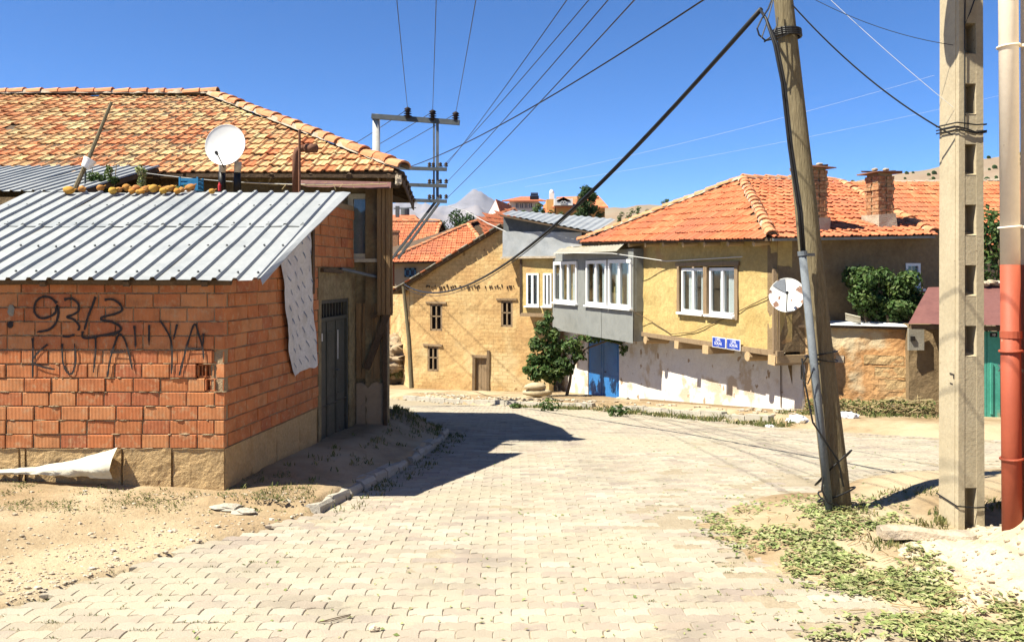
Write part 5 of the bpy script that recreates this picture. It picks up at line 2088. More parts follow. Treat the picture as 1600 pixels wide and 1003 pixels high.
# bushes behind the yard wall
r2 = random.Random(31)
for q, (px, py, D, rx, rz, n, lab) in enumerate(((1362, 460, 17.45, .50, .56, 1500, 'tall leafy bush behind the yard wall, left of the pair'), (1424, 464, 17.5, .56, .50, 1500, 'spreading leafy bush behind the yard wall by the tin roof'), (1390, 483, 17.3, .44, .28, 800, 'low bush between the two larger bushes behind the yard wall'))):
    c = P(px, py, D)
    t = thing('bush', lab, 'bush', (c.x, c.y, 0))
    mb = MB()
    for k in range(8):
        clump(mb, c + Vector((r2.uniform(-.6, .6) * rx, r2.uniform(-.2, .2), r2.uniform(-.6, .7) * rz)), (rx * .48, .25, rz * .44), n // 5, .10, r2)
    mb.obj('crown', M_leaf, t)
    mb = MB()
    for k in range(4):
        mb.tube([c + Vector((0, 0, -rz - 1.0)), c + Vector((r2.uniform(-.5, .5) * rx, 0, rz * .5))], [.03, .012], 6)
    mb.obj('trunk', M_trunk, t)
tree('yard_tree', 'green tree behind the tin roof between pillar and drainpipe', (XP(1560, 22), 22, -.5), 4.3, 1.5, 5, n=4200, size=.15, clumps=18, low=.3)

# cut branches, tyre and bags before the yard wall
mb = MB()
r2 = random.Random(99)
for k in range(520):
    t = r2.random()
    c = CW.p(.15 + 2.2 * t, 0, .55 + r2.uniform(-.35, .45))
    gzv = ground_z(c.x, c.y)
    a = r2.uniform(-.9, .9) if r2.random() < .6 else r2.uniform(0, 3.14)
    ln = r2.uniform(.12, .6) * (1.7 if r2.random() < .08 else 1)
    z0 = gzv + r2.random() ** 1.8 * .30 * smooth(.25 + t * .9 + .8 * nz(t * 5, 2))
    d = CW.U * math.cos(a) * ln + CW.N * math.sin(a) * ln * .5 + Vector((0, 0, r2.uniform(-.2, .26)))
    mb.tube([Vector((c.x, c.y, z0)) - d / 2, Vector((c.x, c.y, z0 + .03)), Vector((c.x, c.y, z0)) + d / 2], [.008, .006, .003], 4, cap=False)
o = mb.obj('branch_pile', M_straw); tag(o, 'heap of dry cut branches at the foot of the yard wall', 'branches')
mb = MB()
for k in range(2600):
    t = r2.random()
    c = CW.p(.1 + 2.3 * t, 0, .5 + r2.uniform(-.35, .5))
    leaf(mb, (c.x, c.y, ground_z(c.x, c.y) + r2.random() ** 1.5 * .28), (r2.uniform(-1, 1), r2.uniform(-1, 1), 1), r2.uniform(.04, .09), r2)
mb.obj('leaves', M_weed, o)
c = P(1407, 634, 16.6)
mb = MB()
n = 26
Mx = Matrix.Translation((c.x, c.y, c.z)) @ Matrix.Rotation(R(18), 4, 'X') @ Matrix.Rotation(R(8), 4, 'Y')
mb.tube([Mx @ Vector((math.cos(6.2832 * k / n) * .19, math.sin(6.2832 * k / n) * .19, 0)) for k in range(n + 1)], .032, 9, cap=False)
tag(mb.obj('tyre', M_black, smooth=True), 'small black tyre lying on the heap of branches', 'tyre')
for q, (px, py, r_, lab) in enumerate(((1246, 666, .15, 'larger white plastic bag at the road edge below the white wall'), (1326, 662, .12, 'white plastic bag just right of the leaning pole'), (1203, 668, .07, 'small bluish plastic scrap left of the white bags'))):
    D = 15.7 if q else 15.9
    c = P(px, py, D)
    mb = MB(); mb.blob((c.x, c.y, ground_z(c.x, c.y) + r_ * .3), (r_ * 1.4, r_, r_ * .6), seed=q + 20, amp=.55, nu=18, nv=12, freq=1.6)
    tag(mb.obj('plastic_bag', M_bagw), lab, 'bag')

# ------------------------------------------------------------------ leaning wooden pole with conduit and cables
pb = P(1311, 815, 7.5)
pt = P(1224, 0, 7.85)
pdir = (pt - pb)
wp = thing('wooden_pole', 'tall leaning wooden utility pole with a grey conduit strapped to it', 'pole', pb)
mb = MB()
pts, rs = [], []
for k in range(15):
    t = k / 14 * 1.75
    p = pb - pdir * .03 + pdir * t + Vector((.012 * nz(k * .5, 1), .012 * nz(k * .5, 4), 0))
    pts.append(p); rs.append(.119 - .032 * t + .004 * nz(k, 8))
mb.tube(pts, rs, 18)
mb.obj('shaft', M_pole, wp, smooth=True)
mb = MB()
cb, ct = P(1297, 806, 7.36), P(1254, 398, 7.47)
mb.tube([cb, ct], .033, 10); mb.obj('conduit', M_conduit, wp, smooth=True)
mb = MB(); mb.tube([ct - (ct - cb).normalized() * .01, ct + (ct - cb).normalized() * .03], .041, 10)
mb.beam(ct + Vector((.03, -.02, 0)), ct + Vector((.12, .06, 0)), .02, .025); mb.obj('conduit_clamp', M_conduit, wp)
mb = MB()
for dx in (0, .022):
    mb.tube([ct + Vector((dx, 0, -.05)), P(1248, 330, 7.48) + Vector((dx, 0, 0)), P(1233, 230, 7.5) + Vector((dx, 0, 0)), P(1222, 130, 7.5) + Vector((dx, .0, 0)), P(1210, 70, 7.52) + Vector((dx, 0, 0)), P(1197, 30, 7.6), P(1188, 16, 7.7)], .013, 7)
mb.obj('riser_cable', M_black, wp, smooth=True)


def ring(mb, z, r, rad, tilt=0.0, n=20):
    t = (z - pb.z) / pdir.z
    c = pb + pdir * t
    mb.tube([c + Vector((math.cos(6.2832 * k / n) * r, math.sin(6.2832 * k / n) * r, tilt * math.cos(6.2832 * k / n + .6))) for k in range(n + 1)], rad, 6, cap=False)


mb = MB()
zt_ = ZP(52, 7.8)
for k in range(4):
    ring(mb, zt_ + (k - 1.5) * .018, .122, .012)
mb.obj('strap', M_black, wp)
mb = MB()
loop = [P(1235, 52, 7.72), P(1215, 60, 7.6), P(1196, 64, 7.6), P(1186, 55, 7.6), P(1183, 45, 7.6), P(1190, 30, 7.6), P(1200, 15, 7.65), P(1208, -5, 7.7)]
mb.tube(loop, .008, 6)
mb.tube([P(1194, 66, 7.6), P(1208, 55, 7.6), P(1214, 40, 7.62), P(1215, 28, 7.65)], .008, 6)
mb.tube([P(1190, 60, 7.58), P(1200, 30, 7.6), P(1208, 0, 7.65)], .006, 6)
mb.obj('cable_loop', M_black, wp)
mb = MB()
for z, tl in ((.06, .05), (.11, -.06), (.17, .08), (.03, -.03), (.40, .17)):
    ring(mb, z, .155 if z < .3 else .15, .008, tl)
ring(mb, ZP(553, 7.6), .135, .007, .03); ring(mb, ZP(560, 7.6), .135, .006, -.02)
mb.tube([P(1253, 560, 7.4), P(1258, 600, 7.35), P(1270, 660, 7.33), P(1290, 690, 7.33), P(1310, 720, 7.36), P(1318, 760, 7.4)], .008, 6)
mb.tube([P(1262, 556, 7.36), P(1252, 572, 7.4), P(1252, 592, 7.4), P(1262, 600, 7.36), P(1270, 580, 7.35)], .006, 6)
mb.obj('wire_ties', M_black, wp)
mb = MB()
mb.tube([P(1286, 745, 7.34), P(1284, 765, 7.32), P(1293, 785, 7.3), P(1325, 795, 7.34)], .008, 6)
mb.obj('wire_ties', M_black, wp)

# ------------------------------------------------------------------ concrete pillar (ladder-type power pole)
PX, PY = 3.64, 7.0
pil = thing('concrete_pillar', 'square concrete power pole with ladder recesses and wire ties', 'pole', (PX, PY, 0))
H = 6.6


def taper_box(mb, x0, x1, y0, y1, z0, z1, tp=.010, jit=0):
    vs = []
    for z in (z0, z1):
        k = tp * z
        for x, y in ((x0, y0), (x1, y0), (x1, y1), (x0, y1)):
            cx = PX + .105
            xx = cx + (x - cx) * (1 - k * 2.2)
            vs.append((xx, y + k * .1, z))
    mb.add(vs, [(3, 2, 1, 0), (4, 5, 6, 7), (0, 1, 5, 4), (1, 2, 6, 5), (2, 3, 7, 6), (3, 0, 4, 7)])


mb = MB(); taper_box(mb, PX, PX + .052, PY, PY + .32, -.4, H)
taper_box(mb, PX - .006, PX + .0015, PY + .05, PY + .27, -.4, H)
mb.obj('rail', M_concrete, pil)
mb = MB(); taper_box(mb, PX + .152, PX + .215, PY, PY + .32, -.4, H); mb.obj('rail', M_concrete, pil)
mb = MB(); taper_box(mb, PX + .05, PX + .154, PY + .15, PY + .21, -.4, H); mb.obj('web', M_concrete, pil)
open_ = [(ZP(832, 7), ZP(762, 7))]
for k in range(12):
    yb = 557 - k * 94.6
    open_.append((ZP(yb, 7), ZP(yb - 48, 7)))
zprev = -.4
for a, b in open_:
    if a - zprev > .02:
        mb = MB(); taper_box(mb, PX + .05, PX + .154, PY + .003, PY + .16, zprev, a)
        # sloping sill of the recess above
        mb.add([(PX + .052, PY + .003, a), (PX + .152, PY + .003, a), (PX + .152, PY + .15, a + .045), (PX + .052, PY + .15, a + .045)], [(0, 1, 2, 3)])
        mb.obj('rung', M_concrete, pil)
    zprev = b
mb = MB()
for z, sg in ((ZP(203, 7), .03), (ZP(198, 7), .05), (ZP(192, 7), .02), (ZP(790, 7), .012)):
    cr = [(PX - .015, PY + .33, z + .02), (PX - .015, PY - .01, z), (PX + .06, PY - .014, z - sg * .4), (PX + .14, PY - .014, z - sg), (PX + .225, PY - .01, z - sg * .7), (PX + .225, PY + .3, z)]
    mb.tube(cr, .006, 5)
mb.tube([(PX + .05, PY - .012, ZP(-5, 7)), (PX + .045, PY - .012, ZP(40, 7)), (PX + .09, PY - .014, ZP(20, 7)), (PX + .14, PY - .014, ZP(-8, 7))], .006, 5)
mb.tube([(PX + .045, PY - .012, ZP(40, 7)), (PX + .048, PY - .008, ZP(200, 7))], .005, 5)
mb.obj('wire_ties', M_black, pil)
mb = MB()
for (px, py, w, h) in ((1477, 583, .05, .012), (1477, 598, .045, .008), (1473, 586, .012, .04)):
    c = P(px, py, 7.14)
    mb.box((PX - .0075, 7.10 + (px - 1477) * .01, c.z), (.002, w, h))
mb.obj('stencil_marks', M_paint_black, pil)
mb = MB()
mb.tube([(PX + .1, PY - .03, 5.9), (3.4, 6.93, 5.75), (3.22, 6.86, 5.3)], .025, 8)
mb.obj('shadow_caster_arm', M_steel, pil)  # unseen arm, added to carry the shadow caster
mb = MB()
mb.blob((3.13, 6.83, 5.05), (.20, .17, .26), seed=2, amp=.1, nu=16, nv=10)
mb.obj('shadow_caster', M_steel, pil, smooth=True)  # unseen shape added out of view to cast the shadow on this pole

# ------------------------------------------------------------------ building with drainpipe at the right edge
blg = thing('red_and_cream_building', 'building edge painted cream above and red oxide below, at the right', 'building', (3.74, 5, 0))
DF = Frame((3.745, 6.32), (0, -1))
zsplit = ZP(414, 6.3)
mb = MB(); wall(mb, DF, 0, 5.2, zsplit, 7.2, (), cell=.4, disp=.004, thick=.25, seed=3); mb.obj('upper_wall', M_cream, blg)
mb = MB(); wall(mb, Frame((3.741, 6.324), (0, -1)), 0, 5.2, -.4, zsplit, (), cell=.4, disp=.004, thick=.25, seed=3); mb.obj('lower_wall', M_redpaint, blg)
mb = MB(); mb.box((6.0, 3.72, 3.4), (4.3, 5.16, 7.6)); mb.obj('body', M_cream, blg)
dp = thing('drainpipe', 'drainpipe painted cream above and red below, with wall brackets', 'pipe', (3.645, 6.27, .2))
mb = MB(); mb.tube([(3.640, 6.27, zsplit), (3.605, 6.27, 7.0)], .066, 16); mb.obj('upper_pipe', M_cream, dp, smooth=True)
mb = MB(); mb.tube([(3.655, 6.27, -.1), (3.64, 6.27, zsplit)], .067, 16); mb.obj('lower_pipe', M_redpaint, dp, smooth=True)
for py, mt in ((73, M_cream), (355, M_cream), (548, M_redpaint), (716, M_redpaint)):
    z = ZP(py, 6.27)
    xx = 3.655 - .0075 * z
    mb = MB()
    mb.tube([(xx + math.cos(t) * .073, 6.27 + math.sin(t) * .073, z + .006 * math.cos(t)) for t in [6.2832 * k / 20 for k in range(21)]], .009, 6, cap=False)
    mb.beam((xx + .05, 6.26, z), (3.76, 6.22, z), .03, .02)
    mb.obj('bracket', mt, dp)
mb = MB(); mb.tube([(3.645, 6.27, ZP(528, 6.27)), (3.645, 6.27, ZP(517, 6.27))], .073, 16); mb.obj('coupling', M_redpaint, dp)

# mound of pale rubble dirt and the slab before it
mb = MB()
nx_, ny_ = 46, 52


def mound_z(x, y):
    m_ = .47 * math.exp(-((x - 4.1) / .74) ** 2 - ((y - 6.0) / .70) ** 2) + .05 * nz(x * 3, y * 3, 1) + .025 * nz(x * 8, y * 8, 2) + .010 * nz(x * 20, y * 20, 4)
    e = min((x - 2.45) / .35, (y - 4.3) / .35, (7.2 - y) / .3, 1)
    return ground_z(x, y) + m_ * max(0, min(1, e)) - .035


for j in range(ny_ + 1):
    for i in range(nx_ + 1):
        x, y = 2.45 + 1.5 * i / nx_, 4.3 + 2.9 * j / ny_
        mb.v.append((x, y, mound_z(x, y)))
for j in range(ny_):
    for i in range(nx_):
        q = j * (nx_ + 1) + i
        mb.f.append((q, q + 1, q + nx_ + 2, q + nx_ + 1)); mb.mi.append(0)
mound = mb.obj('dirt_mound', M_dmound, smooth=True)
tag(mound, 'pale mound of rubble dirt heaped against the drainpipe', 'mound')
mb = MB()
n = 18
a, b = P(1374, 830, 6.78), P(1520, 836, 6.45)
for k in range(n + 1):
    t = k / n
    c = a + (b - a) * t + Vector((0, 0, .015 * math.sin(t * 6)))
    h = .05 + .008 * nz(t * 9, 2)
    w = .085 * (1 if .04 < t < .97 else .7)
    mb.v += [tuple(c + Vector((0, -w, -h * .9))), tuple(c + Vector((0, -w * .9, h * .45))), tuple(c + Vector((0, 0, h * .75 + .008 * nz(t * 7, 5)))), tuple(c + Vector((0, w, h * .5))), tuple(c + Vector((0, w, -h)))]
for k in range(n):
    for j in range(5):
        mb.f.append((k * 5 + j, k * 5 + (j + 1) % 5, k * 5 + 5 + (j + 1) % 5, k * 5 + 5 + j)); mb.mi.append(0)
mb.f += [tuple(range(5)), tuple(range(n * 5 + 4, n * 5 - 1, -1))]; mb.mi += [0, 0]
tag(mb.obj('cement_slab', M_lime), 'long pale slab of cement lying at the foot of the concrete pole', 'slab')

# ------------------------------------------------------------------ medium voltage pole with side bracket
mv = thing('power_pole', 'concrete power pole with an offset steel bracket and insulators behind the tiled roof', 'pole', (XP(588, 23), 23, -1))
mb = MB(); mb.tube([(XP(588, 23), 23, -1.5), (XP(588, 23), 23, ZP(179, 23))], [.13, .098], 12); mb.obj('shaft', M_grey_pole, mv, smooth=True)
mb = MB()
mb.beam(P(581, 182, 22.88), P(718, 192, 22.6), .10, .13); mb.obj('top_arm', M_steel, mv)
mb = MB()
for k in range(3):
    mb.lathe([(.11, 0), (.11, .04)], Matrix.Translation((XP(588, 23), 22.98, ZP(184, 23) + k * .04 - .06)), 12)
mb.obj('clamp', M_steel, mv)
mb = MB()
mb.beam(P(678, 190, 22.7), P(678, 316, 22.7), .045, .05); mb.beam(P(683.5, 190, 22.7), P(683.5, 316, 22.7), .07, .06)
mb.obj('hanger', M_conduit, mv)
for y, x0 in ((263, 600), (289, 606), (313, 612)):
    mb = MB(); mb.beam(P(x0, y - 1, 22.75), P(698, y + 2, 22.6), .08, .09); ca = mb.obj('cross_arm', M_steel, mv)
    for px in (671, 677, 688, 697):
        mb = MB(); mb.lathe([(.03, 0), (.055, .02), (.035, .05), (.05, .08), (.02, .12)], Matrix.Translation(P(px, y - 2, 22.65)), 8); mb.obj('pin_insulator', M_ceramic, ca)
mb = MB()
mb.beam(P(681, 315, 22.7), P(613, 404, 22.9), .06, .06); mb.beam(P(686, 317, 22.5), P(622, 404, 22.7), .06, .06)
mb.obj('brace', M_steel, mv)
for px, py in ((637, 185), (676, 189), (712, 192)):
    c = P(px, py, 22.65)
    mb = MB()
    mb.lathe([(.04, 0), (.05, .04), (.115, .06), (.05, .085), (.05, .10), (.11, .12), (.05, .145), (.05, .16), (.105, .18), (.06, .21), (.10, .235), (.06, .27), (.03, .29)], Matrix.Translation(c), 14)
    mb.obj('insulator', M_ceramic, mv, smooth=True)
WL = {637: 'left', 676: 'middle', 712: 'right'}
for px, py, ptop in ((637, 171, 622), (676, 175, 681), (712, 178, 740)):
    a = P(px, py, 22.65)
    Dt = (a.z - EYE) / (428 / F)
    b2_ = Vector((XP(ptop, Dt), Dt, a.z))
    e = a + (b2_ - a) * 3.4
    mb = MB(); mb.tube(catenary(a, e, .25), .007, 5)
    tag(mb.obj('power_line', M_wire), 'thin %s wire rising from the %s insulator to the top of the picture' % (WL[px], WL[px]), 'wire')
    mb = MB(); mb.tube(catenary(a, (a.x - 22, 62, a.z + 1.0 - .0), 1.3), .010, 5)
    tag(mb.obj('power_line', M_wire), 'thin wire leaving the %s insulator backwards over the tiled roof' % WL[px], 'wire')
for q, (px, py, ptop) in enumerate(((697, 259, 875), (690, 262, 907), (697, 286, 935), (697, 311, 972))):
    a = P(px, py, 22.6)
    Dt = (a.z + .35 - EYE) / (428 / F)
    b2_ = Vector((XP(ptop, Dt), Dt, a.z + .35))
    e = a + (b2_ - a) * 1.7
    mb = MB(); mb.tube(catenary(a, e, .12), .0065, 5)
    tag(mb.obj('service_line', M_wire), '%s of the four thin wires fanning up from the bracket, counted from the left' % ('first', 'second', 'third', 'fourth')[q], 'wire')
# cables from the leaning pole
mb = MB(); mb.tube(catenary(P(1189, 15, 7.7), pole_top + Vector((.05, 0, .05)), 1.13, 40), .022, 8)
tag(mb.obj('main_cable', M_black, smooth=True), 'thick black cable sagging from the leaning pole to the adobe corner', 'cable')
mb = MB(); mb.tube(catenary(P(1187, 20, 7.75), pole_top + Vector((.02, 0, -.04)), 1.15, 40), .008, 6)
tag(mb.obj('second_cable', M_black, smooth=True), 'thinner cable running just below the thick black cable', 'cable')
mb = MB(); mb.tube(catenary(pb + pdir * 1.10, P(634, 263, 22.7), .22, 24), .010, 6)
tag(mb.obj('long_wire', M_black), 'single black wire from the leaning pole top to the power pole bracket', 'wire')
mb = MB(); mb.tube(catenary(P(1238, 8, 7.75), (PX - .02, PY + .05, ZP(210, 7)), .10, 20), .0075, 6)
tag(mb.obj('pole_wire', M_black), 'black wire sagging between leaning pole and concrete pole', 'wire')
mb = MB(); mb.tube(catenary(P(1285, -12, 7.4), (PX - .01, PY + .06, ZP(166, 7)), .02, 12), .0022, 5)
tag(mb.obj('thin_wire', M_wire_pale), 'thin pale straight wire reaching the concrete pole', 'wire')
mb = MB(); mb.tube(catenary(P(1262, -6, 7.4), (PX - .01, PY + .06, ZP(68, 7)), .06, 12), .003, 5)
tag(mb.obj('thin_wire', M_wire), 'very thin grey wire meeting the concrete pole near the top', 'wire')
for q, (a, b) in enumerate(((P(735, 297, 60), P(1460, 118, 60)), (P(820, 292, 70), P(1560, 150, 70)))):
    mb = MB(); mb.tube(catenary(a, b, .4, 12), .006, 4)
    tag(mb.obj('distant_wire', M_wire_pale), ('upper', 'lower')[q] + ' faint distant wire slanting across the sky', 'wire')
mb = MB(); mb.tube([P(700, 322, 31), P(728, 330, 31), P(760, 348, 30.5), P(790, 362, 29.9), P(830, 375, 29.3), P(880, 380, 28.7), P(910, 392, 28)], .014, 5)
tag(mb.obj('house_wire', M_wire_pale), 'pale loose wire looping past the zinc attic box', 'wire')

# ------------------------------------------------------------------ ground litter, weeds, stones
def gp(px, py, z=0.0):
    """ground point under a photo pixel"""
    D = 8.0
    for _ in range(12):
        zz = max(ground_z((px - 800) / F * D, D), prof(D) - .01)
        D = (EYE - zz) * F / (py - 428)
    return (px - 800) / F * D, D


r2 = random.Random(123)
LP = [(1110, 815), (1190, 800), (1300, 783), (1400, 790), (1400, 850), (1440, 880), (1500, 930), (1600, 962), (1600, 1003), (1290, 1003), (1380, 940), (1270, 905), (1200, 870)]
lit = MB()
cnt = 0
while cnt < 3600:
    px, py = r2.uniform(1080, 1600), r2.uniform(775, 1003)
    d = sdist(LP, px, py)
    pr = smooth((34 - d) / 75) * smooth(.48 + 1.5 * nz(px * .012, py * .03, 4) + .4 * nz(px * .05, py * .1, 9))
    if r2.random() > pr:
        continue
    x, y = gp(px, py)
    zz = max(ground_z(x, y), prof(y), mound_z(x, y) if (2.46 < x < 3.94 and 4.31 < y < 7.19) else -9)
    for _ in range(2):
        leaf(lit, (x + r2.uniform(-.03, .03), y + r2.uniform(-.03, .03), zz + r2.uniform(.003, .022)), (r2.uniform(-.5, .5), r2.uniform(-.5, .5), 1), r2.uniform(.025, .065), r2, asp=.55)
    cnt += 1
for _ in range(900):                                     # strays over the paving
    px, py = r2.uniform(300, 1500), r2.uniform(690, 1003)
    if r2.random() > .35 + .65 * smooth((px - 900) / 400):
        continue
    x, y = gp(px, py)
    if sdist(ROADP, x, y) > .4:
        continue
    leaf(lit, (x, y, max(ground_z(x, y), prof(y)) + .006), (r2.uniform(-.4, .4), r2.uniform(-.4, .4), 1), r2.uniform(.015, .045), r2)
stk = MB()
for _ in range(230):
    px, py = r2.uniform(1110, 1600), r2.uniform(785, 1003)
    if sdist(LP, px, py) > 10:
        continue
    x, y = gp(px, py)
    zz = max(ground_z(x, y), prof(y), mound_z(x, y) if (2.46 < x < 3.94 and 4.31 < y < 7.19) else -9)
    a_ = r2.uniform(0, 6.28); ln = r2.uniform(.08, .30)
    d = Vector((math.cos(a_), math.sin(a_), 0)) * ln
    stk.tube([Vector((x, y, zz + .008)) - d / 2, Vector((x, y, zz + r2.uniform(.012, .045))) + Vector((d.y, -d.x, 0)) * .1, Vector((x, y, zz + .01)) + d / 2], [.004, .003, .0015], 4, cap=False)
o = stk.obj('stalks', M_straw); o['kind'] = 'stuff'; o['label'] = 'dry stalks among the cut leaves around the leaning pole'; o['category'] = 'stalks'
o = lit.obj('leaf_litter', M_litter); o['kind'] = 'stuff'; o['label'] = 'cut green leaves strewn around the leaning pole and over the paving'; o['category'] = 'leaves'

wd = MB()
for _ in range(420):                                     # foot of the brick front and the dirt plot
    px, py = r2.uniform(0, 490), r2.uniform(738, 800)
    if nz(px * .02, py * .05, 3) < -.05 and r2.random() < .8:
        continue
    x, y = gp(px, py)
    if y > 8.25 and x < -2.75:
        continue
    weeds(wd, x, y, ground_z, 4, .07, .032, r2)
    for _k in range(9):
        lx, ly = x + r2.gauss(0, .05), y + r2.gauss(0, .05)
        leaf(wd, (lx, ly, ground_z(lx, ly) + r2.uniform(.003, .018)), (r2.uniform(-.7, .7), r2.uniform(-.7, .7), 1), r2.uniform(.012, .03), r2)
for _ in range(190):                                     # along the shaded kerb and bank
    t = r2.random()
    y = 8.0 + 6.3 * t
    x = kerb_x(y) + (r2.uniform(.02, .35) if r2.random() < .6 else r2.uniform(-.9, -.2))
    weeds(wd, x, y, lambda a, b: max(ground_z(a, b), prof(b) - .01), 8, .06, .055, r2)
for _ in range(90):
    y = r2.uniform(13.0, 14.6); x = r2.uniform(-2.0, -1.1)
    weeds(wd, x, y, ground_z, 7, .07, .07, r2)
for _ in range(520):                                     # verge before the far houses
    t = r2.random()
    a = lerp_pts([(0, .75), (.28, 2.55), (.62, 4.05), (1, 5.3)], t); b = lerp_pts([(0, 23.2), (.28, 21.4), (.62, 18.0), (1, 15.6)], t)
    x, y = a - r2.uniform(-.1, .75) * .8, b - r2.uniform(0, .6) * .6
    if nz(x * 1.4, y * 1.4, 6) < -.15:
        continue
    weeds(wd, x, y, lambda u, v: max(ground_z(u, v), prof(v)), 8, .10, .085, r2)
for _ in range(110):
    c = CW.p(r2.uniform(-.4, 2.6), 0, r2.uniform(.5, 1.5))
    weeds(wd, c.x, c.y, lambda u, v: max(ground_z(u, v), prof(v)), 7, .10, .09, r2)
for px, py, h in ((1340, 800, .05), (1460, 820, .06), (1480, 800, .05), (1550, 790, .05), (1420, 845, .045), (1375, 850, .05), (1390, 770, .035), (1440, 765, .035)):
    for _ in range(14):
        x, y = gp(px + r2.uniform(-25, 25), py + r2.uniform(-8, 8))
        weeds(wd, x, y, ground_z, 9, .06, h, r2)
for _ in range(330):                                     # moss and grass in the paving joints along both edges
    px, py = r2.uniform(0, 560), r2.uniform(790, 1003)
    if r2.random() < .5:
        px, py = r2.uniform(880, 1250), r2.uniform(690, 1003)
    x, y = gp(px, py)
    d = sdist(ROADP, x, y)
    if d > 0 or d < -1.6 or r2.random() > .5 + .5 * nz(x * 2, y * 2):
        continue
    j = round((y - 2.6) / PD)
    yy = 2.6 + (j + .5) * PD
    for k in range(3):
        weeds(wd, x + r2.uniform(-.08, .08), yy, lambda a, b: prof(b) - .006, 6, .02, .022, r2)
o = wd.obj('weeds', M_weed); o['kind'] = 'stuff'; o['label'] = 'low weeds and dry grass along wall foot, kerbs and verges'; o['category'] = 'weeds'
for q, (px, py, s, lab) in enumerate(((858, 638, .34, 'green weed tuft at the kerb left of the door step'), (966, 647, .26, 'green weed tuft at the kerb below the white wall'), (806, 634, .14, 'tiny green weed before the adobe house'))):
    x, y = gp(px, py + 4)
    t = thing('weed_tuft', lab, 'plant', (x, y, prof(y)))
    mb = MB(); clump(mb, (x, y, prof(y) + s * .45), (s, s * .7, s * .5), 150, .09, r2); mb.obj('foliage', M_leaf, t)

st = MB()
for _ in range(2600):                                    # gravel over the dirt plot
    px, py = r2.uniform(-20, 480), r2.uniform(765, 950)
    x, y = gp(px, py)
    d = sdist(ROADP, x, y)
    if d < -.1 or (y > 8.3 and x < -2.7):
        continue
    s = r2.uniform(.004, .013) * (1.9 if r2.random() < .06 else 1)
    if r2.random() > .25 + .75 * smooth((1.0 - d) / .8):
        continue
    st.blob((x, y, ground_z(x, y) + s * .25), (s * 1.3, s, s * .6), seed=r2.random() * 50, amp=.6, nu=5, nv=3)
for _ in range(500):
    px, py = r2.uniform(1300, 1600), r2.uniform(820, 1003)
    x, y = gp(px, py)
    if not (2.5 < x < 3.9):
        continue
    s = r2.uniform(.006, .02)
    zz = mound_z(x, y) if 4.31 < y < 7.19 else ground_z(x, y)
    st.blob((x, y, zz + s * .3), (s * 1.3, s, s * .7), seed=r2.random() * 50, amp=.6, nu=5, nv=3)
for _ in range(350):
    t = r2.random()
    a = lerp_pts([(0, -3.5), (.3, -1.5), (.55, .75), (1, 5.3)], t); b = lerp_pts([(0, 28.2), (.3, 25.9), (.55, 23.4), (1, 15.8)], t)
    x, y = a + r2.uniform(-.3, .9), b + r2.uniform(-.3, .9)
    s = r2.uniform(.02, .06)
    st.blob((x, y, max(ground_z(x, y), prof(y)) + s * .3), (s * 1.3, s, s * .7), seed=r2.random() * 50, amp=.6, nu=5, nv=3)
o = st.obj('gravel', M_stone); o['kind'] = 'stuff'; o['label'] = 'loose gravel and small stones over the bare dirt'; o['category'] = 'gravel'
mb = MB()
x, y = gp(510, 975)
for k in range(2):
    mb.tube([(x - .05 + .01 * k, y - .02, prof(y) + .012), (x + .03, y + .03 * k - .02, prof(y) + .02), (x + .13, y + .08 + .02 * k, prof(y) + .012)], .003, 5)
tag(mb.obj('twig', M_wood_dark), 'small forked dry twig lying on the paving in the foreground', 'twig')
mb = MB(); x, y = gp(585, 988); mb.blob((x, y, prof(y) + .012), (.03, .025, .02), seed=8, amp=.5, nu=8, nv=6)
tag(mb.obj('stone', M_stone), 'small whitish stone on the paving right of the dry twig', 'stone')

# ------------------------------------------------------------------ background houses, trees, hills
def roof_face(roof, A, B, C, Dp, w, l, mat, seed):
    """tiles on the face A-B (eave) C-D (ridge, D above A)"""
    U, V, n_ = slope_axes(A, B, C)
    poly = [(0, -.03), ((B - A).length, -.03), uv(C, A, U, V)]
    if Dp is not None:
        poly.append(uv(Dp, A, U, V))
    tiled_slope(roof, A + n_ * .01, U, V, poly, w, l, mat, 0, seed=seed, jit=.01)


def bg_window(parent, fr, s0, s1, z0, z1, frame_mat):
    m = MB()
    t = min(.09, (s1 - s0) * .15)
    for a, c, b, d in ((s0, s1, z0, z0 + t), (s0, s1, z1 - t, z1), (s0, s0 + t, z0, z1), (s1 - t, s1, z0, z1), ((s0 + s1) / 2 - t / 2, (s0 + s1) / 2 + t / 2, z0, z1)):
        m.box(fr.p((a + c) / 2, (b + d) / 2, .02), (c - a, .08, d - b), fr.rot())
    w_ = m.obj('window', frame_mat, parent)
    m = MB(); m.box(fr.p((s0 + s1) / 2, (z0 + z1) / 2, .012), (s1 - s0 - .02, .02, z1 - z0 - .02), fr.rot()); m.obj('pane', M_solar, w_)


# A: red hipped roof just behind the adobe house
hA = thing('red_roof_house', 'tan house with a broad red hipped roof right behind the adobe verge', 'house', (-4, 43, -2.6))
a0, a1, a2 = P(598, 410, 41.5), P(775, 408, 41.5), P(732, 351, 46.5)
a3, a4 = P(805, 327, 60), P(860, 400, 56)
a5 = P(540, 405, 56)
mb = MB()
for poly in ([a0, a1, a2], [a1, a4, a3, a2], [a0, a2, a3, a5], [a5, a3, a4]):
    solid(mb, poly, .08)
rA = mb.obj('roof', M_wood_dark, hA)
roof_face(rA, a0, a1, a2, None, .24, .36, M_tile, 21)
roof_face(rA, a1, a4, a3, a2, .24, .36, M_tile, 22)
ridge_run(rA, a0 + up_, a2 + up_, .12, .4, M_tile_ridge)
ridge_run(rA, a1 + up_, a2 + up_, .12, .4, M_tile_ridge)
ridge_run(rA, a2 + up_, a3 + up_, .12, .4, M_tile_ridge)
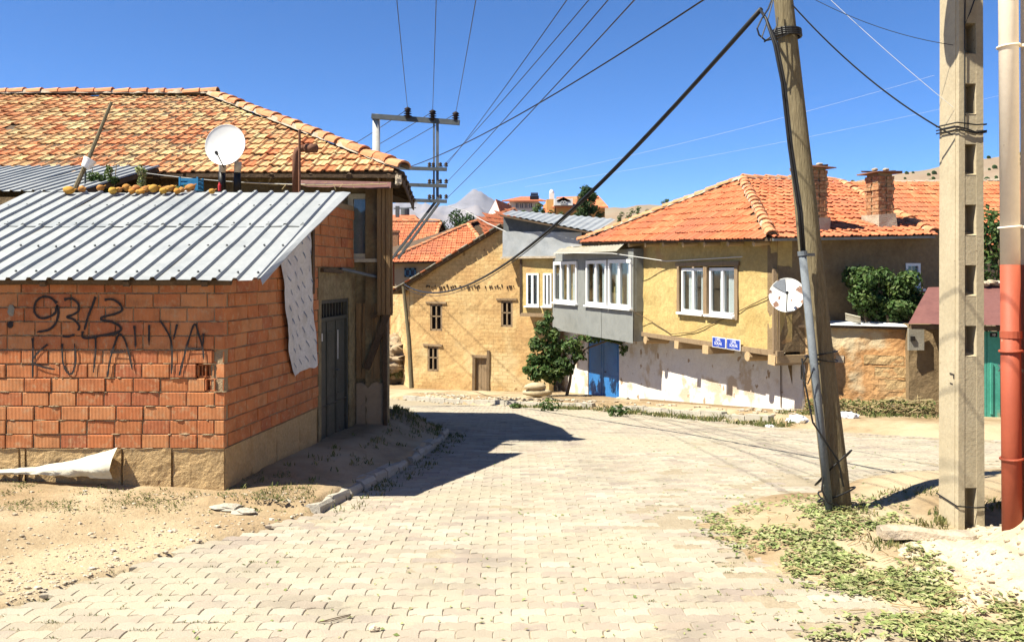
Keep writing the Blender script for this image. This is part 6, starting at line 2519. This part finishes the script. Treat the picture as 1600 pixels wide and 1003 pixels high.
FA = Frame((a0.x + .5, 42.0), (1, 0))
mb = MB(); wall(mb, FA, 0, 5.0, -3.2, 2.66, (), cell=.5, disp=.03, seed=5); mb.obj('wall', M_plaster_g, hA)
bg_window(hA, FA, fs_(FA, 632), fs_(FA, 650), ZP(433, 42), ZP(419, 42), M_bluewin)

# B: roof further left with a brick gable
hB = thing('gabled_house', 'gabled house with a red tiled roof and dark brick gable beside the trees', 'house', (-7, 56, -2.7))
b0, b1 = P(540, 402, 53.5), P(668, 402, 53.5)
b2, b3 = P(690, 346, 57.5), P(560, 346, 57.5)
b4, b5 = P(712, 384, 60.5), P(560, 380, 61)
mb = MB()
for poly in ([b0, b1, b2, b3], [b3, b2, b4, b5]):
    solid(mb, poly, .1)
rB = mb.obj('roof', M_wood_dark, hB)
roof_face(rB, b0, b1, b2, b3, .25, .38, M_tile, 23)
ridge_run(rB, b3 + up_, b2 + up_, .14, .42, M_tile_ridge)
ridge_run(rB, b1 + up_, b2 + up_, .12, .40, M_tile_ridge)
mb = MB()
g0_, g1_, g2_ = b1 + Vector((-.2, .3, -.15)), b4 + Vector((-.3, -.2, -.15)), b2 + Vector((-.3, 0, -.15))
lowz = Vector((0, 0, -5))
mb.add([g0_ + lowz, g1_ + lowz, g1_, g2_, g0_], [(0, 1, 2, 3, 4)])
mb.add([b0 + Vector((0, .3, -.1)), g0_, g0_ + lowz, b0 + Vector((0, .3, -5))], [(0, 3, 2, 1)])
mb.obj('gable_wall', pmat('dark brick gable', [(.17, .055, .04), (.22, .08, .055)], scale=3, bump=.3), hB)
mb = MB(); mb.box(P(618, 376, 53.8), (.4, .4, 1.1)); mb.box(P(618, 362, 53.8), (.5, .5, .1)); mb.obj('chimney', chim_mat, hB)
# C: roof patch and tanks beyond B
hC = thing('far_house', 'far house roof with a dark tank above the gabled house', 'house', (-10, 70, -2.7))
c0, c1, c2, c3 = P(600, 352, 68), P(660, 352, 68), P(648, 336, 72), P(600, 336, 72)
mb = MB(); solid(mb, [c0, c1, c2, c3], .1); solid(mb, [c3, c2, P(665, 350, 76), P(600, 350, 76)], .1)
rC = mb.obj('roof', M_tile, hC)
mb = MB(); mb.box((XP(625, 72), 72, -.2), (3.0, 6, 7.0)); mb.obj('wall', M_plaster_w, hC)
mb = MB(); mb.lathe([(.35, 0), (.35, .5), (.1, .55)], Matrix.Translation(P(633, 336, 70)), 12); mb.box(P(621, 331, 70), (.3, .3, .9)); mb.obj('tank', M_steel, hC)
mb = MB(); mb.beam(P(615, 326, 70), P(650, 325, 70), .08, .08); mb.obj('tank_rail', M_steel, hC)

# D, E, F: houses on the rise in the centre
hD = thing('white_gable_house', 'white gabled house with a red roof on the rise', 'house', (XP(785, 110), 110, 5))
d0, d1, dk = P(761, 338, 108), P(786, 345, 106), P(774.5, 313, 107)
e0 = Vector((1.9, 9.0, -.0))
mb = MB()
low = Vector((0, 0, -6))
mb.add([d0 + low, d1 + low, d1, dk, d0], [(0, 1, 2, 3, 4)])
mb.add([d1 + low, d1 + e0 + low, d1 + e0, d1], [(0, 1, 2, 3)])
mb.obj('wall', M_plaster_w, hD)
mb = MB(); solid(mb, [d1 + Vector((0, 0, .05)), d1 + e0, dk + e0 + Vector((0, 0, .1)), dk + Vector((0, 0, .15))], .2); solid(mb, [d0, dk + Vector((0, 0, .1)), dk + e0, d0 + e0], .2)
rD = mb.obj('roof', M_tile, hD)
hE = thing('villa', 'white villa with a low red roof and wide windows on the rise', 'house', (XP(820, 120), 120, 6))
FE = Frame((XP(797, 119), 119), (1, 0))
mb = MB(); mb.box((XP(818, 122), 122, 8.0), (XP(842, 119) - XP(797, 119), 6, ZP(313, 119) * 2 - 16.0)); mb.obj('wall', M_plaster_w, hE)
x0, x1 = XP(790, 119), XP(848, 119)
zt2 = ZP(314, 118)
mb = MB()
solid(mb, [Vector((x0 - .5, 117.5, zt2)), Vector((x1 + .5, 117.5, zt2)), Vector((x1 - 1.6, 122, zt2 + .95)), Vector((x0 + 2.2, 122, zt2 + .95))], .15)
solid(mb, [Vector((x0 - .5, 126.5, zt2)), Vector((x0 + 2.2, 122, zt2 + .95)), Vector((x1 - 1.6, 122, zt2 + .95)), Vector((x1 + .5, 126.5, zt2))][::-1], .15)
mb.obj('roof', M_tile, hE)
for px in (808, 815, 822, 829):
    f2 = Frame((0, 118.9), (1, 0))
    bg_window(hE, f2, XP(px - 3, 118.9), XP(px + 3, 118.9), ZP(326, 119), ZP(317, 119), M_plaster_w)
mb = MB()
mb.box(P(835, 309, 116), (1.2, .12, .6), Matrix.Rotation(.7, 3, 'X')); mb.lathe([(.25, -.5), (.25, .5)], Matrix.Translation(P(835, 304, 116.3)) @ Matrix.Rotation(R(90), 4, 'Y'), 10)
tag(mb.obj('solar_heater', M_solar), 'solar water heater standing on the white villa roof', 'solar heater')
hF = thing('orange_house', 'orange house with a red dormered roof beside the big pine', 'house', (XP(880, 105), 105, 5))
f0, f1 = P(866, 323, 103), P(944, 323, 101)
fk0, fk1 = P(870, 308, 107), P(935, 306, 106)
mb = MB()
solid(mb, [f0 + Vector((-.3, 0, 0)), f1 + Vector((.5, 0, 0)), fk1, fk0], .15)
solid(mb, [fk0, fk1, f1 + Vector((.5, 10, 0)), f0 + Vector((-.3, 10, 0))], .15)
solid(mb, [P(846, 332, 103), P(866, 332, 103), P(858, 314, 106), P(850, 320, 106)], .12)
mb.obj('roof', M_tile, hF)
mb = MB(); mb.box((XP(905, 105), 105.5, 6.0), (XP(943, 103) - XP(866, 103), 4.5, ZP(322, 103) * 2 - 12.0)); mb.box((XP(859, 105), 105, 7.4), (.9, 3, 7.4)); mb.obj('wall', M_plaster_o, hF)
mb = MB()
mb.box(P(880, 316.5, 102.6), (2.2, 1.5, .8)); mb.obj('dormer', M_plaster_w, hF)
mb = MB(); q0, q1, q2 = P(870, 313.5, 101.8), P(891, 313.5, 101.8), P(880.5, 308, 101.8)
solid(mb, [q0, q1, q2], .12); solid(mb, [q0, q2, q2 + Vector((0, 3, 0)), q0 + Vector((0, 3, 0))], .1); solid(mb, [q2, q1, q1 + Vector((0, 3, 0)), q2 + Vector((0, 3, 0))], .1)
mb.obj('dormer_roof', M_tile, hF)
f3 = Frame((0, 101.82), (1, 0))
bg_window(hF, f3, XP(876, 101.8), XP(885, 101.8), ZP(319, 101.8), ZP(314, 101.8), M_plaster_w)
mb = MB(); mb.box(P(862, 308, 106), (.6, .6, .9)); mb.lathe([(.28, 0), (.3, .3), (.15, .6)], Matrix.Translation(P(862, 304, 106)), 10); mb.obj('chimney', M_plaster_w, hF)

# G: long red roof on the right
hG = thing('long_red_roof_house', 'long house with a white edged red tile roof behind the brick chimneys', 'house', (13, 31, -1))
g0, g1, g2, g3 = P(1300, 392, 27.5), P(1700, 392, 27.5), P(1700, 283, 32), P(1317, 289, 32)
mb = MB(); solid(mb, [g0, g1, g2, g3], .1); solid(mb, [g3, g2, g2 + Vector((0, 4.5, -2.6)), g3 + Vector((0, 4.5, -2.6))], .1)
rG = mb.obj('roof', M_wood_dark, hG)
roof_face(rG, g0, g1, g2, g3, .23, .345, M_tile, 29)
ridge_run(rG, g3 + up_, g2 + up_, .10, .38, M_lime)
mb = MB(); wall(mb, Frame((g0.x + .4, 28.0), (1, 0)), 0, 8.5, -2, 2.85, (), cell=.5, disp=.03, seed=5); mb.obj('wall', M_plaster_g, hG)

# trees
for q, (px, top, bot, D, cr, lab) in enumerate(((708, 318, 362, 62, 1.5, 'dark broad tree left of the cluster behind the red roofs'), (728, 322, 362, 60, 1.3, 'dark tree in the middle of the cluster behind the red roofs'), (690, 335, 360, 64, 1.0, 'low dark bushy tree beside the power pole brace'))):
    z0 = -2.7
    tree('dark_tree', lab, (XP(px, D), D, z0), ZP(top, D) - z0, cr, 60 + q, n=1900, size=.20, mat=M_leaf_dark, clumps=16, low=.45)
tree('cypress', 'narrow dark cypress right of the tree cluster', (XP(742, 61), 61, -2.7), ZP(326, 61) + 2.7, .5, 66, n=900, size=.16, mat=M_leaf_dark, clumps=12, low=.3, tall=1.6)
r2 = random.Random(15)
pz = 3.5
pine = thing('big_pine', 'big dark pine standing before the orange house', 'tree', (XP(920, 95), 95, pz))
tb = Vector((XP(920, 95), 95, pz))
mb = MB(); mb.tube([tb - Vector((0, 0, 1)), tb + Vector((0, 0, ZP(292, 95) - pz))], [.2, .05], 7); mb.obj('trunk', M_trunk, pine)
mb = MB()
for k in range(60):
    t = r2.random()
    py = 294 + 46 * t
    wdt = lerp_pts([(0, 5), (.25, 12), (.6, 20), (1, 26)], t)
    cpx = 917 + r2.uniform(-1, 1) * wdt * .8 + 3 * t
    clump(mb, P(cpx, py, 95 + r2.uniform(-1.2, 1.2)), (.5, .5, .34), 70, .26, r2)
mb.obj('crown', M_leaf_dark, pine)
for q, (px, top, lab, sz) in enumerate(((838, 314, 'small roundish tree in front of the white villa', 1.1), (818, 325, 'low shrubby tree at the left foot of the villa', .8), (858, 325, 'low shrubby tree under the orange gable', .9), (878, 327, 'low shrubby tree left of the big pine', .8), (846, 320, 'slim tree between villa and orange house', .7))):
    z0 = 4.5
    tree('garden_tree', lab, (XP(px, 98), 98 + q * .5, z0), ZP(top, 98) - z0, sz, 80 + q, n=700, size=.26, mat=M_leaf, clumps=9, low=.45)
for q, (px, top) in enumerate(((985, 322), (1000, 318), (1012, 322), (1037, 308), (1045, 304), (968, 328))):
    z0 = 4.5
    tree('ridge_tree', '%s small tree from the left along the skyline above the ochre roof' % ('second', 'third', 'fourth', 'fifth', 'sixth', 'first')[q], (XP(px, 80), 80, z0), ZP(top, 80) - z0, .6, 90 + q, n=240, size=.2, mat=M_leaf, clumps=6, low=.4)


def ridge_mesh(name, mat, pts, D, near, far, amp, fr_, lo=-4, n=140, m=20):
    mb = MB()
    p0, p1 = pts[0][0], pts[-1][0]
    for i in range(n + 1):
        px = p0 + (p1 - p0) * i / n
        y = lerp_pts(pts, px)
        zc = ZP(y, D)
        for j in range(m + 1):
            t = j / m
            if t <= .7:
                k = t / .7
                d = near + (D - near) * k
                z = lo + (zc - lo) * (k ** 1.35)
            else:
                k = (t - .7) / .3
                d = D + (far - D) * k
                z = zc + (lo - zc) * k ** .9
            a = (px - 800) / F
            x = a * D * (.75 + .25 * d / D)
            q = (noise.ridged_multi_fractal(Vector((x * fr_, d * fr_, 1.3)), 1.0, 2.0, 6, 1.0, 2.0) - 1.1) if D > 3000 else noise.fractal(Vector((x * fr_, d * fr_, 1.3)), 1.0, 2.0, 6)
            z += amp * q * math.sin(math.pi * min(1, t * .93))
            mb.v.append((x, d, z))
    for i in range(n):
        for j in range(m):
            q = i * (m + 1) + j
            mb.f.append((q, q + m + 1, q + m + 2, q + 1)); mb.mi.append(0)
    o = mb.obj(name, mat, smooth=True)
    o['kind'] = 'structure'
    return o


ridge_mesh('rise', M_hill, [(560, 425), (680, 380), (760, 352), (800, 341), (880, 339), (945, 336), (1060, 338), (1200, 345), (1300, 400)], 125, 62, 175, .5, .05)
hill = ridge_mesh('hill', M_hill, [(700, 400), (850, 352), (920, 328), (960, 323), (1000, 322), (1100, 318), (1200, 308), (1290, 295), (1340, 285), (1400, 272), (1470, 259), (1530, 243), (1600, 231), (1750, 222), (2000, 250)], 650, 260, 1000, 5, .012)
ridge_mesh('mountain', M_mount, [(300, 330), (480, 322), (600, 316), (640, 315), (665, 319), (690, 316), (706, 312), (720, 307), (734, 303), (747, 302), (757, 306), (768, 313), (780, 321), (796, 332), (818, 340), (860, 345), (1000, 350), (1150, 352)], 6500, 3000, 9000, 60, .0030, lo=-10, n=220, m=30)
# scattered shrubs on the right hillside
r2 = random.Random(8)
sm = MB(); sm.blob((0, 0, .9), (1.5, 1.3, 1.2), seed=2, amp=.5, nu=9, nv=6)
shr = local_mesh('hill_shrub', sm, M_leaf_dark)
hv = [hill.matrix_basis @ v.co for v in hill.data.vertices]
mm = 21
cand = []
for i in range(60, 135):
    for j in range(6, 14):
        cand.append((i, j))
r2.shuffle(cand)
for i, j in cand[:420]:
    a, b = hv[i * mm + j], hv[(i + 1) * mm + j + 1]
    p = a.lerp(b, r2.random())
    px = 800 + F * p.x / p.y; py = 428 - F * (p.z - EYE) / p.y
    if px < 1330 or px > 1620 or py > 300:
        continue
    M = Matrix.Translation(p) @ Matrix.Scale(r2.uniform(.6, 1.25), 4)
    o = piece('hill_shrub', shr, None, M)
    tag(o, 'small dark shrub dotted on the dry hillside at the right', 'shrub', 'shrubs on the far hillside')

# ------------------------------------------------------------------ air
hz = bpy.data.materials.new('haze')
hz.use_nodes = True
hz.node_tree.nodes.clear()
vo = hz.node_tree.nodes.new('ShaderNodeVolumePrincipled')
vo.inputs['Color'].default_value = (.80, .86, .95, 1)
vo.inputs['Density'].default_value = 0.000018
vo.inputs['Anisotropy'].default_value = 0.2
ho = hz.node_tree.nodes.new('ShaderNodeOutputMaterial')
hz.node_tree.links.new(vo.outputs[0], ho.inputs['Volume'])
mb = MB()
mb.box((0, 4450, 420), (13000, 9300, 870))
o = mb.obj('haze', hz)
o['kind'] = 'stuff'
